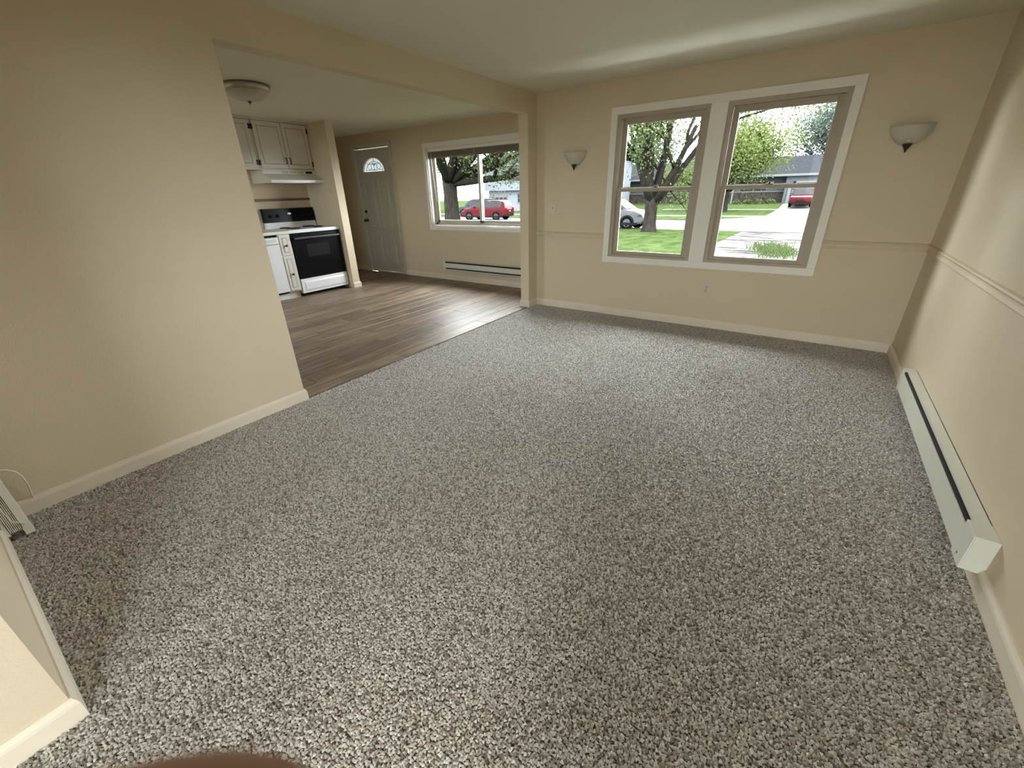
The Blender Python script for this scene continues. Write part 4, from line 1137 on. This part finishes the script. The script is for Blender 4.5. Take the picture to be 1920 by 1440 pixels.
def ranch():
    y0, y1, zb = 56.0, 66.0, -0.55
    e = thing('ranch_house', (-8, 61, zb), 'low grey ranch house with stone base and shingle roof across the street', 'house')
    x0, x1 = -24.0, 8.5
    wl = box('wall', M_SIDING, x0, -1.0, y0, y1, zb, 2.5, e)
    for k in range(12): box('siding_board', M_SIDING, x0, -1.0, y0 - .03, y0, 0.75 + k * .145, 0.75 + k * .145 + .125, wl)
    box('stone_base', M_STONE, x0 - .05, -1.0, y0 - .14, y0 + .05, zb - .1, 0.62, e)
    box('stone_cap', M_HWHITE, x0 - .05, -1.0, y0 - .20, y0 + .05, 0.62, 0.72, e)
    # garage, a little forward
    box('garage_wall', M_SIDING, -1.0, x1, y0 - 1.2, y1, zb - .1, 2.5, e)
    # door opening with white arched trim and a dark door
    gd = box('garage_door', M_HGLASS, -0.35, 4.6, y0 - 1.26, y0 - 1.2, zb, 1.35, e)
    for k in range(4): box('garage_panel', M_SIDING, -0.30, 4.55, y0 - 1.29, y0 - 1.26, zb + .04 + k * .47, zb + .46 + k * .47, gd)
    t = MB(); t.box(-0.65, -0.35, y0 - 1.32, y0 - 1.2, zb, 1.2); t.box(4.6, 4.9, y0 - 1.32, y0 - 1.2, zb, 1.2); t.box(-0.30, 4.55, y0 - 1.32, y0 - 1.2, 1.38, 1.66)
    for s, xq in ((1, -0.65), (-1, 4.9)):
        t.prism([(xq, 1.2), (xq + s * .30, 1.2), (xq + s * .62, 1.42), (xq + s * .62, 1.66), (xq + s * .35, 1.66)], lambda p, q: (p[0], q, p[1]), y0 - 1.32, y0 - 1.2)
    t.build('garage_trim', M_HWHITE, e)
    gable_roof(MB(), x0, x1, y0 - 1.0, y1 + 1, 2.42, 4.45).build('roof', M_SHINGLE, e)
    MB().box(x0 - .5, x1 + .5, y0 - 1.56, y0 - 1.48, 2.20, 2.42).build('fascia', M_HWHITE, e)
    for xa, xb in ((-5.6, -2.9), (-11.4, -9.2), (-16.8, -14.0), (-21.0, -19.2)):
        house_window(e, xa, xb, 0.74, 1.75, y0 - .02)
    d = MB().box(-7.75, -6.85, y0 - .06, y0, zb, 1.55); dd = d.build('front_door', M_HWHITE, e)
    box('door_glass', M_HGLASS, -7.55, -7.05, y0 - .07, y0 - .055, .75, 1.4, dd)
    for xx in (-8.6, -6.2): box('porch_post', M_HWHITE, xx - .07, xx + .07, y0 - 1.3, y0 - 1.16, zb - .2, 2.36, e)
    MB().box(-13, -12.2, 60, 60.8, 3.2, 5.2).build('chimney', M_STONE, e)
ranch()

def bilevel():
    y0, y1, zb = 44.0, 54.0, -1.0
    e = thing('two_storey_house', (-30, 49, zb), 'pale blue two storey house with white garage seen beyond the red car', 'house')
    x0, x1 = -34.6, -18.5
    box('lower_wall', M_SIDING2, x0 + .3, x1, y0, y1, zb, 1.55, e)
    up = box('upper_wall', M_SIDING2, x0, x1, y0 - .5, y1, 1.50, 4.55, e)
    for k in range(14): box('siding_board', M_SIDING2, x0, x1, y0 - .53, y0 - .5, 1.52 + k * .21, 1.70 + k * .21, up)
    gable_roof(MB(), x0, x1, y0 - .5, y1, 4.5, 6.3).build('roof', M_SHINGLE, e)
    MB().box(x0 - .5, x1 + .5, y0 - 1.06, y0 - .98, 4.28, 4.50).build('fascia', M_HWHITE, e)
    g = box('garage_door', M_HWHITE, -34.0, -31.2, y0 - .06, y0, zb, 1.05, e)
    for k in range(4): box('garage_pane', M_HGLASS, -33.8 + k * .66, -33.8 + k * .66 + .5, y0 - .08, y0 - .06, .42, .74, g)
    house_window(e, -30.0, -28.6, 2.55, 3.95, y0 - .52, True); house_window(e, -23.5, -22.0, 2.55, 3.95, y0 - .52, True)
    house_window(e, -29.6, -28.6, .1, 1.1, y0 - .02)
bilevel()

# trees and shrubs across the street
tree('yard_tree', (-5.0, 43.5, gz(43.5)), 2.2, 0.26, [(a, el, 2.55) for a, el in ((0, 35), (50, 55), (110, 40), (170, 38), (230, 52), (290, 40), (340, 60), (80, 78))],
     26000, 0.20, M_LEAF2, 'yellow green tree in the yard across the street', 0.75)
tree('yard_tree', (3.2, 72, -0.5), 3.0, 0.4, [(a, el, 4.6) for a, el in ((0, 45), (60, 60), (120, 45), (180, 42), (240, 58), (300, 45), (90, 80))],
     20000, 0.30, M_LEAF3, 'tall blue green tree rising behind the grey garage roof', 1.1)
tree('yard_tree', (-10.5, 73.0, -0.5), 2.6, 0.28, [(a, el, 2.9) for a, el in ((10, 40), (80, 60), (150, 40), (220, 45), (300, 55), (100, 80))],
     16000, 0.20, M_LEAF, 'mid green tree rising behind the ranch house roof', 0.7)
tree('yard_tree', (-40.5, 37.0, gz(37.0)), 2.6, 0.25, [(a, el, 3.0) for a, el in ((10, 40), (80, 60), (150, 40), (220, 45), (300, 55), (100, 80))],
     16000, 0.20, M_LEAF2, 'yellow green tree beside the two storey house', 0.8)
tree('yard_tree', (-29.0, 88, -0.45), 3.2, 0.4, [(a, el, 4.6) for a, el in ((0, 45), (60, 60), (120, 45), (180, 42), (240, 58), (300, 45), (90, 80))],
     14000, 0.32, M_LEAF3, 'tall hazy tree far behind the ranch house chimney', 1.2)
def shrub(x, y, r, label):
    e = thing('shrub', (x, y, gz(y)), label, 'shrub', 'clipped shrubs along the stone base')
    n = 1200
    d = RNG.normal(size=(n, 3)); d /= np.linalg.norm(d, axis=1)[:, None]
    Cc = d * (r * RNG.uniform(.6, 1, n) ** .5)[:, None] * np.array([1.3, .8, .8]) + np.array([x, y, gz(y) + r * .6])
    leaf_cloud('foliage', Cc, RNG.uniform(.08, .16, n), M_LEAF, e, (x, y, gz(y)))
    MB().tube([(x, y, gz(y) - .05), (x, y, gz(y) + r * .6)], .03, 6).build('stem', M_BARK, e)
for xx in (-5.5, -4.35, -3.2, -2.05, -9.6, -10.8, -12.0): shrub(xx, 54.2, random.uniform(.31, .36), 'low clipped shrub against the stone base of the ranch house')

# weeds growing in the driveway
def weeds():
    bx, by = 1.80, 10.9
    e = thing('weed_clump', (bx, by, gz(by)), 'clump of green weeds growing through the driveway cracks', 'weeds')
    mb = MB(); tones = []
    for i in range(900):
        t = random.gauss(0, .42); px = bx + t * -.26 + random.gauss(0, .26) + (0.1 if t < 0 else 0); py = by + t * 2.1 + random.gauss(0, .25)
        hh = random.uniform(.05, .20); a = random.uniform(0, 6.28); w = .012
        lx, ly = math.cos(a) * hh * .7, math.sin(a) * hh * .7; z = gz(py) - .005
        mb.add([(px - w * math.sin(a), py + w * math.cos(a), z), (px + w * math.sin(a), py - w * math.cos(a), z), (px + lx * .5 + w * math.sin(a), py + ly * .5 - w * math.cos(a), z + hh * .7), (px + lx, py + ly, z + hh), (px + lx * .5 - w * math.sin(a), py + ly * .5 + w * math.cos(a), z + hh * .7)], [(0, 1, 2, 3, 4)])
        tones += [random.random()] * 5
    o = mb.build('blades', M_WEED, e, kind='stuff')
    at = o.data.attributes.new('tone', 'FLOAT', 'POINT'); at.data.foreach_set('value', tones)
weeds()

# ------------------------------------------------------------------ the raised hand whose fingertips reach up under the lens
def hand():
    def cs(x, y, d): return CAM_POS + (CAM_R * x + CAM_U * y + CAM_F * d) * 0.001      # hand laid out in millimetres, stands in the room like any other thing
    base = cs(-95, -120, -25)
    e = thing('person', base, 'brown fingertips of a raised hand with a dark sleeve, held up over the carpet', 'person')
    J = [('wrist', (-95, -120, -25), (19, 25), None), ('palm', (-80, -88, -8), (15, 30), 'wrist'), ('knuckles', (-68, -66, 2), (13, 27), 'palm')]
    fing = {'index': [(-62, -46, 6), (-52, -30, 16), (-38, -24.0, 18.9), (-32, -23.7, 18.9)],
            'middle': [(-54, -52, 4), (-34, -30, 13), (-14.3, -23.4, 15.3), (-5.4, -23.0, 15.3)],
            'ring': [(-54, -67, 1), (-38, -53, 9), (-27, -46, 11), (-20, -44, 11)],
            'little': [(-62, -82, -6), (-48, -69, 2), (-38, -63, 4), (-32, -61, 4)],
            'thumb': [(-82, -66, -20), (-70, -45, -30), (-60, -28, -33), (-54, -20, -33)]}
    rad = {'index': (9.2, 8.2, 7.2, 6.2), 'middle': (9.4, 8.6, 7.6, 6.8), 'ring': (9, 8, 7, 6.2), 'little': (8, 7, 6.2, 5.4), 'thumb': (11, 10, 9, 7.6)}
    for f, pts in fing.items():
        par = 'palm' if f in ('thumb', 'little') else 'knuckles'
        for i, p in enumerate(pts):
            J.append((f + str(i), p, (rad[f][i], rad[f][i]), par)); par = f + str(i)
    idx = {n: i for i, (n, *_r) in enumerate(J)}
    vs = [cs(*p) - base for _, p, _, _ in J]
    es = [(idx[par], idx[n]) for n, _, _, par in J if par]
    me = bpy.data.meshes.new('hand'); me.from_pydata(vs, es, []); me.materials.append(M_SKIN)
    o = bpy.data.objects.new('hand', me); COL.objects.link(o); o.parent = e
    o.modifiers.new('skin', 'SKIN').use_smooth_shade = True
    for i, (n, p, r_, par) in enumerate(J):
        sv = me.skin_vertices[0].data[i]; sv.radius = (r_[0] * 0.001 * 1.12, r_[1] * 0.001 * (1.12 if r_[0] == r_[1] else 0.9)); sv.use_root = (i == 0)
    ss = o.modifiers.new('smooth', 'SUBSURF'); ss.levels = 2; ss.render_levels = 2
    # nails on the two raised fingertips
    for f in ('index', 'middle'):
        t = Vector(fing[f][3]); k = (t - Vector(fing[f][2])).normalized()
        mb = MB(); c_ = t + k * 2.0 + Vector((0, -rad[f][3] * 0.6, -rad[f][3] * 0.8))
        ring = [cs(*(c_ + k * (5.0 * math.cos(a)) + Vector((0, 1, 0)) * (3.6 * math.sin(a)) + Vector((0, 0, 1.2 * abs(math.sin(a)) + .4 * abs(math.cos(a)))))) for a in [2 * math.pi * i / 12 for i in range(12)]]
        mb.add(ring + [cs(*(c_ - Vector((0, 0, 0.5))))], [(i, (i + 1) % 12, 12) for i in range(12)], True); mb.build('nail', M_NAIL, e)
    w, a1, a2 = [cs(*p) for p in ((-93, -115, -22), (-104, -150, -42), (-128, -330, -120))]
    ax = (a2 - a1).normalized()
    sl = MB(); sl.tube([a1 - ax * 0.010, a1 - ax * 0.012, a1, a1.lerp(a2, .3), a1.lerp(a2, .7), a2, a2 + ax * 0.004], [0.026, 0.035, 0.038, 0.040, 0.046, 0.050, 0.010], 20)
    sl.build('sleeve', M_SLEEVE, e)
    fa = MB(); fa.tube([w, cs(-100, -138, -35), a1 + ax * 0.03], [0.021, 0.025, 0.027], 16); fa.build('forearm', M_SKIN, e)
hand()
